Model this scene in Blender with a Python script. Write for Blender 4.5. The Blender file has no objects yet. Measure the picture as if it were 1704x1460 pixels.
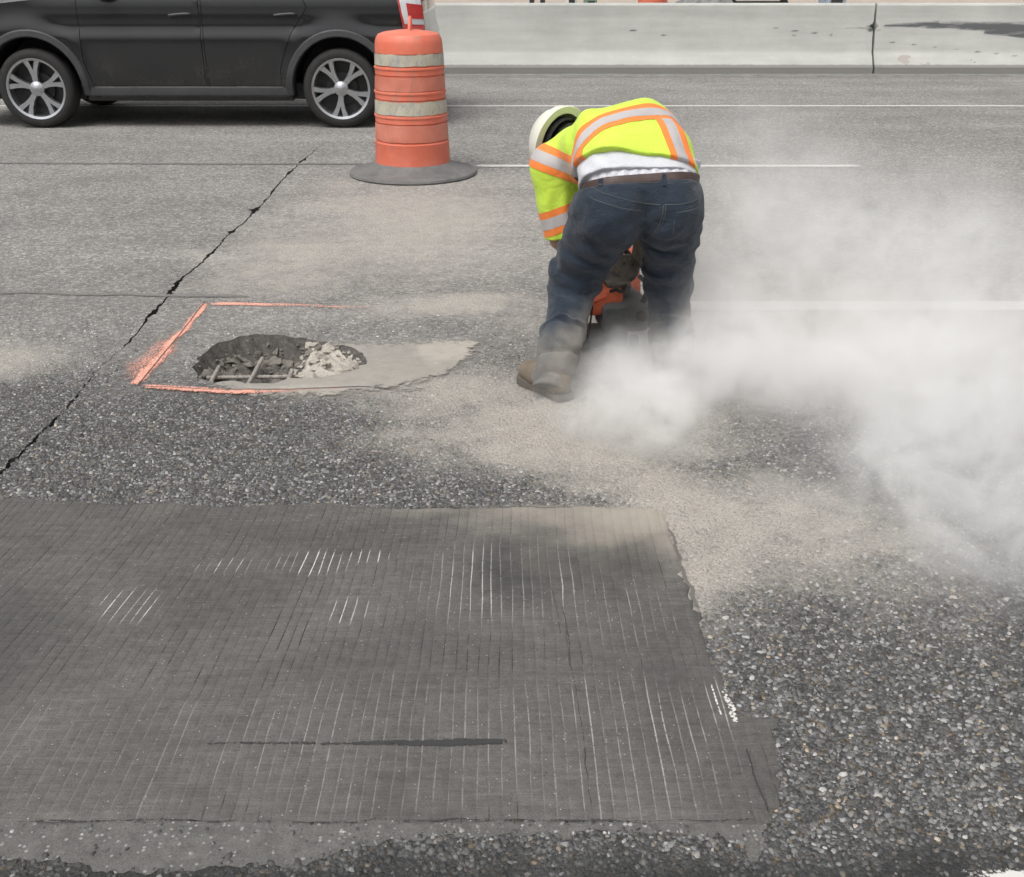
import bpy, bmesh, math, random
import numpy as np
from mathutils import Vector, Matrix
from mathutils.geometry import delaunay_2d_cdt
from mathutils.bvhtree import BVHTree

random.seed(7)
np.random.seed(7)
SC = bpy.context.scene
COL = SC.collection

# ------------------------------------------------------------------ camera
CAM_H, CAM_PITCH, FOC = 1.62, math.radians(24.2), 1820.0      # metres, radians, pixels of a 1704 px wide frame
cam_data = bpy.data.cameras.new('camera')
cam = bpy.data.objects.new('camera', cam_data)
COL.objects.link(cam)
cam.location = (0, 0, CAM_H)
cam.rotation_euler = (math.radians(90) - CAM_PITCH, 0, 0)
cam_data.sensor_fit = 'HORIZONTAL'
cam_data.sensor_width = 36
cam_data.lens = FOC / 1704 * 36
cam_data.clip_start = 0.05
cam_data.clip_end = 6000
SC.camera = cam

# ------------------------------------------------------------------ sky, sun, exposure
SUN_ELEV, SUN_ROT = math.radians(62), math.radians(215)
world = bpy.data.worlds.new('World')
SC.world = world
world.use_nodes = True
wn = world.node_tree
bg = wn.nodes['Background']
sky = wn.nodes.new('ShaderNodeTexSky')
sky.sky_type = 'NISHITA'
sky.sun_disc = False
sky.sun_elevation = SUN_ELEV
sky.sun_rotation = SUN_ROT
sky.air_density = 1.0
sky.dust_density = 6.0
sky.ozone_density = 1.0
hs = wn.nodes.new('ShaderNodeHueSaturation')         # overcast: the blue is washed out of the whole dome
hs.inputs['Saturation'].default_value = 0.12
wn.links.new(sky.outputs[0], hs.inputs['Color'])
wn.links.new(hs.outputs[0], bg.inputs['Color'])
bg.inputs['Strength'].default_value = 0.12
sun_data = bpy.data.lights.new('sun', 'SUN')
sun_data.energy = 1.1
sun_data.angle = math.radians(28)
sun_data.color = (1.0, 0.965, 0.92)
sun = bpy.data.objects.new('sun', sun_data)
COL.objects.link(sun)
_d = Vector((math.sin(SUN_ROT) * math.cos(SUN_ELEV), math.cos(SUN_ROT) * math.cos(SUN_ELEV), math.sin(SUN_ELEV)))
sun.rotation_euler = (-_d).to_track_quat('-Z', 'Y').to_euler()
SC.view_settings.view_transform = 'Standard'
SC.view_settings.look = 'None'
SC.view_settings.exposure = 0.35
SC.view_settings.gamma = 1.0
SC.view_settings.use_curve_mapping = False
cy = SC.cycles
cy.max_bounces = 8
cy.diffuse_bounces = 3
cy.glossy_bounces = 3
cy.transparent_max_bounces = 12
cy.volume_bounces = 6
cy.volume_step_rate = 1.0
cy.volume_max_steps = 160
cy.use_denoising = True
cy.denoiser = 'OPENIMAGEDENOISE'
cy.denoising_input_passes = 'RGB_ALBEDO_NORMAL'
cy.use_adaptive_sampling = True
cy.adaptive_threshold = 0.035
cy.adaptive_min_samples = 16

# ------------------------------------------------------------------ measuring helpers: where a sight line of the survey photo meets the ground or a depth
_S, _C = math.sin(CAM_PITCH), math.cos(CAM_PITCH)
def at(px, py, Y):
    b = (py - 730) / FOC
    t = Y * (_S + b * _C) / (_C - b * _S)
    zc = Y * _C + t * _S
    return Vector(((px - 852) / FOC * zc, Y, CAM_H - t))
def G(px, py):
    b = (py - 730) / FOC
    Y = CAM_H * (_C - b * _S) / (_S + b * _C)
    zc = Y * _C + CAM_H * _S
    return ((px - 852) / FOC * zc, Y)

# ------------------------------------------------------------------ numpy value noise
def _hash(ix, iy, iz, seed):
    n = (ix.astype(np.int64) * 374761393 + iy.astype(np.int64) * 668265263 + iz.astype(np.int64) * 2147483647 + seed * 1274126177) & 0xFFFFFFFF
    n = ((n ^ (n >> 13)) * 1274126177) & 0xFFFFFFFF
    n = (n ^ (n >> 16)) & 0xFFFFFFFF
    return n.astype(np.float64) / 4294967295.0
def vnoise(x, y, z=0.0, seed=0):
    x = np.asarray(x, dtype=np.float64); y = np.asarray(y, dtype=np.float64); z = np.asarray(z, dtype=np.float64) + x * 0
    y = y + x * 0
    ix, iy, iz = np.floor(x), np.floor(y), np.floor(z)
    fx, fy, fz = x - ix, y - iy, z - iz
    fx, fy, fz = fx*fx*(3-2*fx), fy*fy*(3-2*fy), fz*fz*(3-2*fz)
    r = 0
    for a in (0, 1):
        for b in (0, 1):
            for c in (0, 1):
                w = (fx if a else 1-fx) * (fy if b else 1-fy) * (fz if c else 1-fz)
                r = r + w * _hash(ix+a, iy+b, iz+c, seed)
    return r
def fbm(x, y, z=0.0, seed=0, oct=4):
    r, amp, tot = 0, 1.0, 0
    for o in range(oct):
        k = 2.0 ** o
        r = r + amp * vnoise(np.asarray(x)*k, np.asarray(y)*k, np.asarray(z)*k, seed + o*17)
        tot += amp
        amp *= 0.5
    return r / tot
def sstep(a, b, x):
    t = np.clip((x - a) / (b - a), 0, 1)
    return t * t * (3 - 2 * t)

# ------------------------------------------------------------------ mesh helpers
def link(o, parent=None):
    COL.objects.link(o)
    if parent is not None:
        o.parent = parent
    return o
def mesh_obj(name, verts, faces, mat=None, parent=None, smooth=False, attrs=None):
    me = bpy.data.meshes.new(name)
    if isinstance(verts, np.ndarray):
        verts = verts.astype(np.float32)
    if isinstance(faces, np.ndarray):
        nv, nf, k = len(verts), len(faces), faces.shape[1]
        me.vertices.add(nv)
        me.vertices.foreach_set('co', np.ascontiguousarray(verts, dtype=np.float32).ravel())
        me.loops.add(nf * k)
        me.loops.foreach_set('vertex_index', np.ascontiguousarray(faces, dtype=np.int32).ravel())
        me.polygons.add(nf)
        me.polygons.foreach_set('loop_start', np.arange(0, nf * k, k, dtype=np.int32))
        me.update(calc_edges=True)
        me.validate()
    else:
        me.from_pydata([tuple(v) for v in verts], [], [tuple(f) for f in faces])
        me.update()
    if attrs:
        for an, av in attrs.items():
            av = np.asarray(av, dtype=np.float32)
            if av.ndim == 1:
                at_ = me.attributes.new(an, 'FLOAT', 'POINT')
                at_.data.foreach_set('value', av)
            else:
                at_ = me.attributes.new(an, 'FLOAT_COLOR', 'POINT')
                at_.data.foreach_set('color', av.ravel())
    if smooth:
        me.polygons.foreach_set('use_smooth', np.ones(len(me.polygons), dtype=bool))
    if mat is not None:
        me.materials.append(mat)
    o = bpy.data.objects.new(name, me)
    return link(o, parent)
def tag(o, label=None, cat=None, group=None, kind=None):
    if label: o['label'] = label
    if cat: o['category'] = cat
    if group: o['group'] = group
    if kind: o['kind'] = kind
    return o
def thing(name, label, cat, loc=(0, 0, 0), group=None):
    o = bpy.data.objects.new(name, None)
    o.location = loc
    o.empty_display_size = 0.1
    link(o)
    return tag(o, label, cat, group)
def under(parent, *objs):
    """Parent meshes that were built in world coordinates to a thing whose origin stands elsewhere."""
    loc = parent.location if parent.parent is None else None
    for o in objs:
        o.parent = parent
        if loc is not None:
            o.matrix_parent_inverse = Matrix.Translation(-Vector(loc))
    return objs[0]

class MB:
    """Collects shapes (world coordinates) and links them as one mesh."""
    def __init__(s):
        s.v, s.f = [], []
    def add(s, vs, fs):
        n = len(s.v)
        s.v += [tuple(v) for v in vs]
        s.f += [tuple(i + n for i in f) for f in fs]
        return s
    def box(s, c, d, rot=None, bev=0.0):
        bm = bmesh.new()
        bmesh.ops.create_cube(bm, size=1.0)
        for v in bm.verts:
            v.co = Vector((v.co.x * d[0], v.co.y * d[1], v.co.z * d[2]))
        if bev > 0:
            bmesh.ops.bevel(bm, geom=list(bm.edges), offset=bev, segments=3, profile=0.6, affect='EDGES')
        M = rot if rot is not None else Matrix.Identity(3)
        bm.verts.index_update()
        s.add([M @ v.co + Vector(c) for v in bm.verts], [[v.index for v in f.verts] for f in bm.faces])
        bm.free()
        return s
    def lathe(s, prof, c=(0, 0, 0), seg=32, axis=None, ang0=0.0, cap=True):
        M = Vector((0, 0, 1)).rotation_difference(Vector(axis)).to_matrix() if axis is not None else Matrix.Identity(3)
        vs, fs = [], []
        n = len(prof)
        for i in range(seg):
            a = ang0 + 2 * math.pi * i / seg
            for r, z in prof:
                vs.append(M @ Vector((r * math.cos(a), r * math.sin(a), z)) + Vector(c))
        for i in range(seg):
            j = (i + 1) % seg
            for k in range(n - 1):
                fs.append((i*n+k, j*n+k, j*n+k+1, i*n+k+1))
        if cap:
            if prof[0][0] > 1e-5: fs.append([i*n for i in range(seg)][::-1])
            if prof[-1][0] > 1e-5: fs.append([i*n+n-1 for i in range(seg)])
        return s.add(vs, fs)
    def tube(s, path, r, seg=8, cap=True):
        path = [Vector(p) for p in path]
        rs = r if isinstance(r, (list, tuple)) else [r] * len(path)
        t0 = (path[1] - path[0]).normalized()
        up = Vector((0, 0, 1)) if abs(t0.z) < 0.9 else Vector((1, 0, 0))
        u = t0.cross(up).normalized()
        vs, fs = [], []
        for i, p in enumerate(path):
            t = (path[min(i+1, len(path)-1)] - path[max(i-1, 0)]).normalized()
            u = (u - t * u.dot(t)).normalized()
            w = t.cross(u)
            for k in range(seg):
                a = 2 * math.pi * k / seg
                vs.append(p + (u * math.cos(a) + w * math.sin(a)) * rs[i])
        for i in range(len(path) - 1):
            for k in range(seg):
                l = (k + 1) % seg
                fs.append((i*seg+k, i*seg+l, (i+1)*seg+l, (i+1)*seg+k))
        if cap:
            fs.append(list(range(seg))[::-1])
            fs.append([(len(path)-1)*seg+k for k in range(seg)])
        return s.add(vs, fs)
    def prism(s, poly, z0, z1, M=None):
        M = M or Matrix.Identity(4)
        n = len(poly)
        vs = [M @ Vector((p[0], p[1], z0)) for p in poly] + [M @ Vector((p[0], p[1], z1)) for p in poly]
        fs = [list(range(n))[::-1], [n + i for i in range(n)]]
        fs += [(i, (i+1) % n, n + (i+1) % n, n + i) for i in range(n)]
        return s.add(vs, fs)
    def build(s, name, mat, parent=None, smooth=False, world=True):
        o = mesh_obj(name, s.v, s.f, mat, None, False)
        bm = bmesh.new(); bm.from_mesh(o.data)
        bmesh.ops.recalc_face_normals(bm, faces=bm.faces)
        bm.to_mesh(o.data); bm.free()
        if smooth:
            o.data.polygons.foreach_set('use_smooth', np.ones(len(o.data.polygons), dtype=bool))
            o.data.set_sharp_from_angle(angle=math.radians(35))
        if parent is not None:
            if world: under(parent, o)
            else: o.parent = parent
        return o
def copy_tree(o, parent=None):
    c = o.copy()
    COL.objects.link(c)
    c.parent = parent
    for ch in list(o.children):
        copy_tree(ch, c)
    return c
def smooth_path(pts, n=8):
    """Catmull-Rom through points."""
    P = [Vector(p) for p in pts]
    P = [P[0] * 2 - P[1]] + P + [P[-1] * 2 - P[-2]]
    out = []
    for i in range(1, len(P) - 2):
        a, b, c, d = P[i-1], P[i], P[i+1], P[i+2]
        for k in range(n):
            t = k / n
            out.append(0.5 * ((2*b) + (c-a)*t + (2*a-5*b+4*c-d)*t*t + (3*b-a-3*c+d)*t**3))
    out.append(P[-2])
    return out
def inpoly(x, y, poly):
    x = np.asarray(x); y = np.asarray(y)
    r = np.zeros(x.shape, dtype=bool)
    n = len(poly)
    for i in range(n):
        x1, y1 = poly[i][0], poly[i][1]
        x2, y2 = poly[(i+1) % n][0], poly[(i+1) % n][1]
        if y1 == y2: continue
        c = ((y1 > y) != (y2 > y)) & (x < (x2-x1) * (y-y1) / (y2-y1) + x1)
        r ^= c
    return r
def resample(poly, step, closed=True):
    out = []
    n = len(poly)
    for i in range(n if closed else n - 1):
        a, b = Vector(poly[i]), Vector(poly[(i+1) % n])
        k = max(1, int(round((b - a).length / step)))
        for j in range(k):
            out.append(a.lerp(b, j / k))
    if not closed: out.append(Vector(poly[-1]))
    return out
def cdt(points, loops):
    """2-D constrained triangulation: free points plus closed loops; returns verts (n,2), tris (m,3)."""
    pts = [Vector((p[0], p[1])) for p in points]
    edges = []
    for lp in loops:
        n0 = len(pts)
        pts += [Vector((p[0], p[1])) for p in lp]
        edges += [(n0 + i, n0 + (i+1) % len(lp)) for i in range(len(lp))]
    v, e, f, _, _, _ = delaunay_2d_cdt(pts, edges, [], 0, 1e-6)
    return np.array([(q.x, q.y) for q in v]), np.array([t for t in f if len(t) == 3], dtype=np.int64)
def compact(v, f, *attrs):
    used = np.unique(f)
    m = -np.ones(len(v), dtype=np.int64)
    m[used] = np.arange(len(used))
    return (v[used], m[f]) + tuple(a[used] for a in attrs)
# ------------------------------------------------------------------ materials
class NT:
    def __init__(s, name):
        s.m = bpy.data.materials.new(name)
        s.m.use_nodes = True
        s.t = s.m.node_tree
        s.out = s.t.nodes['Material Output']
        s.b = s.t.nodes['Principled BSDF']
    def n(s, typ, **kw):
        o = s.t.nodes.new(typ)
        for k, v in kw.items():
            if k.startswith('_'): o.inputs[k[1:].replace('_', ' ')].default_value = v
            else: setattr(o, k, v)
        return o
    def l(s, a, b):
        s.t.links.new(a, b)
    def set(s, **kw):
        for k, v in kw.items():
            s.b.inputs[k.replace('_', ' ')].default_value = v
        return s
    def coord(s, kind='Object'):
        return s.n('ShaderNodeTexCoord').outputs[kind]
    def pos(s):
        return s.n('ShaderNodeNewGeometry').outputs['Position']
    def attr(s, name, col=False):
        o = s.n('ShaderNodeAttribute', attribute_name=name)
        return o.outputs['Color' if col else 'Fac']
    def noise(s, vec, scale, detail=4, rough=0.55, dist=0.0):
        o = s.n('ShaderNodeTexNoise', _Scale=scale, _Detail=detail, _Roughness=rough, _Distortion=dist)
        s.l(vec, o.inputs['Vector'])
        return o.outputs['Fac']
    def voro(s, vec, scale, feat='F1', rnd=1.0):
        o = s.n('ShaderNodeTexVoronoi', feature=feat, _Scale=scale, _Randomness=rnd)
        s.l(vec, o.inputs['Vector'])
        return o
    def ramp(s, fac, stops, interp='LINEAR'):
        o = s.n('ShaderNodeValToRGB')
        o.color_ramp.interpolation = interp
        e = o.color_ramp.elements
        while len(e) < len(stops): e.new(0.5)
        for i, (p, c) in enumerate(stops):
            e[i].position = p
            e[i].color = (c, c, c, 1) if isinstance(c, (int, float)) else tuple(c) + (1,)
        s.l(fac, o.inputs['Fac'])
        return o.outputs['Color']
    def mix(s, fac, a, b, mode='MIX'):
        o = s.n('ShaderNodeMix', data_type='RGBA', blend_type=mode)
        for sock, v in ((o.inputs[0], fac), (o.inputs[6], a), (o.inputs[7], b)):
            if isinstance(v, (int, float)): sock.default_value = v if sock.type == 'VALUE' else (v, v, v, 1)
            elif isinstance(v, (tuple, list)): sock.default_value = tuple(v) + (1,) if len(v) == 3 else v
            else: s.l(v, sock)
        return o.outputs[2]
    def math(s, op, a, b=0.0, c=0.0, clamp=False):
        o = s.n('ShaderNodeMath', operation=op, use_clamp=clamp)
        for i, v in enumerate((a, b, c)):
            if isinstance(v, (int, float)): o.inputs[i].default_value = v
            else: s.l(v, o.inputs[i])
        return o.outputs[0]
    def rng(s, v, a, b, c=0.0, d=1.0, smooth=True):
        o = s.n('ShaderNodeMapRange', interpolation_type='SMOOTHSTEP' if smooth else 'LINEAR', _From_Min=a, _From_Max=b, _To_Min=c, _To_Max=d)
        s.l(v, o.inputs['Value'])
        return o.outputs[0]
    def sep(s, vec):
        o = s.n('ShaderNodeSeparateXYZ')
        s.l(vec, o.inputs[0])
        return o.outputs
    def scalev(s, vec, sc):
        o = s.n('ShaderNodeMapping')
        o.inputs['Scale'].default_value = sc
        s.l(vec, o.inputs['Vector'])
        return o.outputs[0]
    def bump(s, h, strength=0.3, dist=0.01):
        o = s.n('ShaderNodeBump', _Strength=strength, _Distance=dist)
        s.l(h, o.inputs['Height'])
        s.l(o.outputs[0], s.b.inputs['Normal'])
        return o
    def base(s, c):
        if isinstance(c, (tuple, list)): s.b.inputs['Base Color'].default_value = tuple(c) + (1,)
        else: s.l(c, s.b.inputs['Base Color'])
        return s

def simple(name, c, rough=0.6, metal=0.0, var=0.15, scale=30, bump=0.1, bdist=0.002, coat=0.0, spec=0.5):
    """Plain material with tonal mottling and fine relief."""
    N = NT(name)
    p = N.pos()
    n1 = N.noise(p, scale, 5, 0.6)
    f = N.ramp(n1, [(0.25, 1 - var), (0.75, 1 + var)])
    N.base(N.mix(1.0, tuple(c), f, 'MULTIPLY'))
    N.set(Roughness=rough, Metallic=metal, Coat_Weight=coat)
    N.b.inputs['Specular IOR Level'].default_value = spec
    if bump > 0: N.bump(N.noise(p, scale * 6, 3), bump, bdist)
    return N.m

DUST_COL = (0.45, 0.41, 0.355)
M = {}
def build_materials():
    # exposed-aggregate road: dark binder with pale chips; dust where it has settled
    N = NT('road_surface')
    p = N.pos()
    dust = N.attr('dust'); worn = N.attr('worn'); tar = N.attr('tar')
    warp = N.noise(p, 40, 2)
    v = N.voro(p, 92)
    rnd = N.sep(v.outputs['Color'])[0]
    chip = N.ramp(rnd, [(0.0, 0.03), (0.30, 0.055), (0.55, 0.11), (0.80, 0.20), (0.93, 0.33), (1.0, 0.5)])
    v2 = N.voro(p, 230)
    fine = N.ramp(N.sep(v2.outputs['Color'])[0], [(0.0, 0.05), (0.5, 0.12), (1.0, 0.32)])
    edge = N.rng(v.outputs['Distance'], 0.36, 0.75)
    agg = N.mix(edge, chip, 0.03)
    agg = N.mix(0.3, agg, fine)
    tan = N.mix(N.rng(N.sep(v.outputs['Color'])[1], 0.86, 0.9), agg, N.mix(1.0, agg, (1.25, 1.0, 0.72), 'MULTIPLY'))
    big = N.noise(p, 1.1, 5, 0.6)
    mid = N.noise(p, 9, 5, 0.65)
    # traffic-worn far lanes: paler, finer
    vw = N.voro(p, 62)
    rw = N.sep(vw.outputs['Color'])[0]
    wcol = N.mix(0.4, N.ramp(rw, [(0.0, (0.10, 0.097, 0.092)), (0.35, (0.19, 0.185, 0.175)), (0.75, (0.275, 0.266, 0.25)), (1.0, (0.54, 0.525, 0.50))]), N.ramp(N.sep(v2.outputs['Color'])[0], [(0.0, 0.10), (0.5, 0.24), (1.0, 0.48)]))
    wcol = N.mix(1.0, wcol, N.ramp(big, [(0.3, (0.82, 0.81, 0.80)), (0.7, (1.10, 1.08, 1.05))]), 'MULTIPLY')
    wcol = N.mix(1.0, wcol, N.ramp(N.noise(N.scalev(p, (0.22, 1.5, 1)), 1.0, 4, 0.6), [(0.32, 0.84), (0.68, 1.08)]), 'MULTIPLY')
    c = N.mix(worn, tan, wcol)
    # dust fills the hollows first
    dn = N.math('ADD', N.math('MULTIPLY', dust, 1.55), N.math('MULTIPLY', N.math('SUBTRACT', mid, 0.5), 0.9))
    dn = N.math('SUBTRACT', dn, N.math('MULTIPLY', N.math('SUBTRACT', rnd, 0.55), 0.35))
    df = N.rng(dn, 0.18, 1.35, 0, 0.9)
    dcol = N.mix(mid, (0.34, 0.317, 0.285), (0.47, 0.436, 0.388))
    speck = N.rng(N.sep(v2.outputs['Color'])[1], 0.74, 0.90)
    df = N.math('MULTIPLY', df, N.math('SUBTRACT', 1.0, N.math('MULTIPLY', speck, 0.55)))
    c = N.mix(df, c, dcol)
    c = N.mix(tar, c, N.ramp(mid, [(0.2, 0.018), (0.8, 0.05)]))
    N.base(c)
    N.l(N.ramp(worn, [(0, 0.78), (1, 0.9)]), N.b.inputs['Roughness'])
    N.b.inputs['Specular IOR Level'].default_value = 0.3
    h = N.math('ADD', N.math('MULTIPLY', N.math('SUBTRACT', 1.0, v.outputs['Distance']), 0.7), N.math('MULTIPLY', v2.outputs['Distance'], -0.3))
    N.bump(h, 0.9, 0.007)
    M['road'] = N.m

    N = NT('aggregate_stone')
    tone = N.attr('tone', True); dust = N.attr('dust')
    p = N.pos()
    n1 = N.noise(p, 260, 3)
    c = N.mix(1.0, tone, N.ramp(n1, [(0.3, 0.75), (0.7, 1.2)]), 'MULTIPLY')
    mid = N.noise(p, 9, 5, 0.65)
    df = N.rng(N.math('ADD', N.math('MULTIPLY', dust, 1.35), N.math('MULTIPLY', N.math('SUBTRACT', mid, 0.5), 0.9)), 0.25, 1.35, 0, 0.80)
    c = N.mix(df, c, N.mix(mid, (0.34, 0.315, 0.28), (0.46, 0.425, 0.375)))
    N.base(c)
    N.set(Roughness=0.62)
    M['stone'] = N.m

    # tined concrete patch
    N = NT('patch_concrete')
    p = N.pos()
    dust = N.attr('dust'); gr = N.attr('groove'); lime = N.attr('lime'); crk = N.attr('crack')
    big = N.noise(p, 1.6, 6, 0.6, 0.4)
    streak = N.noise(N.scalev(p, (5, 60, 5)), 1.0, 5, 0.65)
    fine = N.noise(p, 320, 4, 0.7)
    c = N.ramp(big, [(0.3, (0.080, 0.077, 0.073)), (0.7, (0.138, 0.132, 0.124))])
    c = N.mix(1.0, c, N.ramp(streak, [(0.25, 0.85), (0.75, 1.14)]), 'MULTIPLY')
    c = N.mix(1.0, c, N.ramp(fine, [(0.25, 0.60), (0.75, 1.42)]), 'MULTIPLY')
    c = N.mix(1.0, c, N.ramp(N.noise(p, 26, 6, 0.72), [(0.3, 0.80), (0.7, 1.18)]), 'MULTIPLY')
    c = N.mix(1.0, c, N.ramp(N.noise(N.scalev(p, (10, 190, 5)), 1.0, 4, 0.7), [(0.3, 0.84), (0.7, 1.17)]), 'MULTIPLY')
    vp = N.voro(p, 190)
    pit = N.math('MULTIPLY', N.rng(N.sep(vp.outputs['Color'])[0], 0.982, 0.99), N.rng(vp.outputs['Distance'], 0.45, 0.25))
    c = N.mix(N.math('MULTIPLY', pit, 0.7), c, 0.40)
    dk = N.rng(N.noise(p, 120, 3), 0.62, 0.7)
    c = N.mix(N.math('MULTIPLY', dk, 0.5), c, 0.05)
    gl = N.ramp(lime, [(0.0, (0.024, 0.023, 0.022)), (0.22, (0.05, 0.048, 0.045)), (0.40, (0.20, 0.195, 0.185)), (0.65, (0.32, 0.31, 0.295)), (1.0, (0.66, 0.645, 0.61))])
    gbreak = N.rng(N.noise(N.scalev(p, (45, 9, 10)), 1.0, 5, 0.7), 0.36, 0.58)
    gk = N.math('MAXIMUM', N.math('MULTIPLY', gbreak, 0.85), N.rng(lime, 0.5, 0.9, 0, 0.9))
    gk = N.math('MULTIPLY', gk, N.rng(N.noise(N.scalev(p, (50, 55, 10)), 1.0, 4, 0.75), 0.32, 0.52))
    c = N.mix(N.math('MULTIPLY', gr, gk, clamp=True), c, gl)
    c = N.mix(N.math('MULTIPLY', lime, N.rng(N.noise(p, 90, 5, 0.7), 0.62, 0.74, 0.0, 0.22)), c, (0.5, 0.49, 0.46))
    dn = N.math('ADD', dust, N.math('MULTIPLY', N.math('SUBTRACT', N.noise(p, 4, 6, 0.65), 0.5), 0.55))
    c = N.mix(N.rng(dn, 0.12, 1.0, 0.0, 0.93), c, N.mix(fine, (0.36, 0.325, 0.275), (0.47, 0.42, 0.355)))
    c = N.mix(crk, c, 0.035)
    N.base(c)
    N.set(Roughness=0.85)
    N.b.inputs['Specular IOR Level'].default_value = 0.25
    N.bump(N.math('ADD', fine, N.math('MULTIPLY', streak, 0.6)), 0.5, 0.003)
    M['patch'] = N.m

    # smeared mortar, thin and flush
    N = NT('mortar')
    p = N.pos()
    n1 = N.noise(p, 14, 6, 0.65); n2 = N.noise(p, 220, 4, 0.7)
    pale = N.attr('pale')
    c = N.ramp(n1, [(0.3, (0.235, 0.222, 0.20)), (0.7, (0.32, 0.30, 0.27))])
    c = N.mix(1.0, c, N.ramp(n2, [(0.25, 0.8), (0.75, 1.18)]), 'MULTIPLY')
    c = N.mix(N.rng(N.math('ADD', pale, N.math('MULTIPLY', N.math('SUBTRACT', n1, 0.5), 1.6)), 0.25, 1.1, 0, 0.65), c, (0.43, 0.395, 0.345))
    dust = N.attr('dust')
    c = N.mix(N.math('MULTIPLY', dust, 0.75), c, DUST_COL)
    N.base(c); N.set(Roughness=0.9)
    fl = N.math('ADD', N.attr('film'), N.math('MULTIPLY', N.math('SUBTRACT', N.noise(p, 22, 6, 0.7), 0.5), 1.3))
    N.l(N.rng(fl, 0.12, 0.42), N.b.inputs['Alpha'])
    N.bump(N.math('ADD', n2, n1), 0.45, 0.003)
    M['mortar'] = N.m
    N = NT('ragged_mortar')
    p = N.pos()
    n1 = N.noise(p, 30, 6, 0.65); n2 = N.noise(p, 240, 4, 0.7)
    c = N.ramp(n1, [(0.3, (0.085, 0.082, 0.078)), (0.7, (0.15, 0.145, 0.137))])
    c = N.mix(1.0, c, N.ramp(n2, [(0.25, 0.7), (0.75, 1.3)]), 'MULTIPLY')
    vs_ = N.voro(p, 105)
    st = N.math('MULTIPLY', N.rng(N.sep(vs_.outputs['Color'])[0], 0.86, 0.92), N.rng(vs_.outputs['Distance'], 0.5, 0.2))
    c = N.mix(N.math('MULTIPLY', st, 0.7), c, 0.36)
    N.base(c); N.set(Roughness=0.9)
    N.bump(N.math('ADD', n2, n1), 0.5, 0.003)
    M['ragged'] = N.m

    # broken concrete inside the pothole
    N = NT('broken_concrete')
    p = N.pos()
    n1 = N.noise(p, 18, 6, 0.7); n2 = N.noise(p, 130, 4, 0.7)
    v = N.voro(p, 55)
    pale = N.attr('pale')
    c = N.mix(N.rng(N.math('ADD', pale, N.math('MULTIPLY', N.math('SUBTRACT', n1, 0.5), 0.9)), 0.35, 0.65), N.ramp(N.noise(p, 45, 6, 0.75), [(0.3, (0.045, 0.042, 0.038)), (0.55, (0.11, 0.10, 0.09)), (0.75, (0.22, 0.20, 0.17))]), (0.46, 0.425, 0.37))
    c = N.mix(1.0, c, N.ramp(n2, [(0.25, 0.65), (0.75, 1.25)]), 'MULTIPLY')
    N.base(c); N.set(Roughness=0.95)
    N.bump(N.math('ADD', N.math('MULTIPLY', n2, 0.6), n1), 0.8, 0.008)
    M['broken'] = N.m
    M['rubble'] = simple('rubble', (0.38, 0.35, 0.305), 0.95, var=0.3, scale=40, bump=0.6, bdist=0.004)
    M['rubble_dark'] = simple('rubble_dark', (0.17, 0.155, 0.135), 0.95, var=0.35, scale=40, bump=0.6, bdist=0.004)

    N = NT('rebar_steel')
    p = N.pos()
    n1 = N.noise(p, 60, 5, 0.7)
    N.base(N.ramp(n1, [(0.3, (0.20, 0.165, 0.135)), (0.7, (0.40, 0.385, 0.36))]))
    N.set(Roughness=0.75, Metallic=0.15)
    N.bump(N.noise(p, 300, 3), 0.4, 0.002)
    M['rebar'] = N.m

    # paints with worn edges: the film breaks up with the road under it
    def paint(name, cols, thr, edge_attr='film', scale=150):
        N = NT(name)
        p = N.pos()
        f = N.attr(edge_attr)
        n1 = N.noise(p, scale, 4, 0.7); n2 = N.noise(p, 18, 4, 0.6)
        v = N.voro(p, 120)
        k = N.math('ADD', f, N.math('MULTIPLY', N.math('SUBTRACT', n1, 0.5), 1.6))
        k = N.math('ADD', k, N.math('MULTIPLY', N.math('SUBTRACT', n2, 0.5), 0.7))
        k = N.math('SUBTRACT', k, N.math('MULTIPLY', N.rng(v.outputs['Distance'], 0.35, 0.7), 0.35))
        a = N.rng(k, thr - 0.2, thr + 0.25)
        c = N.mix(n2, cols[0], cols[1])
        dust = N.attr('dust')
        c = N.mix(dust, c, DUST_COL)
        N.base(c)
        N.set(Roughness=0.7)
        N.l(a, N.b.inputs['Alpha'])
        N.bump(n1, 0.3, 0.003)
        return N.m
    M['orange_paint'] = paint('orange_marking_paint', ((0.78, 0.30, 0.21), (0.84, 0.43, 0.33)), 0.60)
    M['white_paint'] = paint('white_road_paint', ((0.50, 0.49, 0.46), (0.66, 0.65, 0.62)), 0.25)
    M['dusty_paint'] = paint('dusty_road_paint', ((0.50, 0.47, 0.42), (0.60, 0.57, 0.52)), 0.30)
    M['joint_film'] = paint('joint_sealant', ((0.10, 0.098, 0.095), (0.17, 0.165, 0.16)), 0.45)
    M['tar'] = paint('tar_film', ((0.028, 0.028, 0.029), (0.045, 0.044, 0.044)), 0.30, scale=90)
    M['stain'] = paint('lime_stain', ((0.55, 0.54, 0.51), (0.72, 0.71, 0.68)), 0.62, scale=120)
    M['crack_dark'] = simple('crack_interior', (0.05, 0.047, 0.043), 0.95, var=0.4, scale=80, bump=0.5)

    # barrier concrete with scrapes carried as attributes
    N = NT('barrier_concrete')
    p = N.pos()
    n1 = N.noise(p, 1.2, 6, 0.6); n2 = N.noise(p, 60, 5, 0.7); n3 = N.noise(N.scalev(p, (0.8, 1, 7)), 1.5, 5, 0.6)
    c = N.ramp(n1, [(0.3, (0.40, 0.405, 0.38)), (0.7, (0.50, 0.505, 0.475))])
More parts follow.
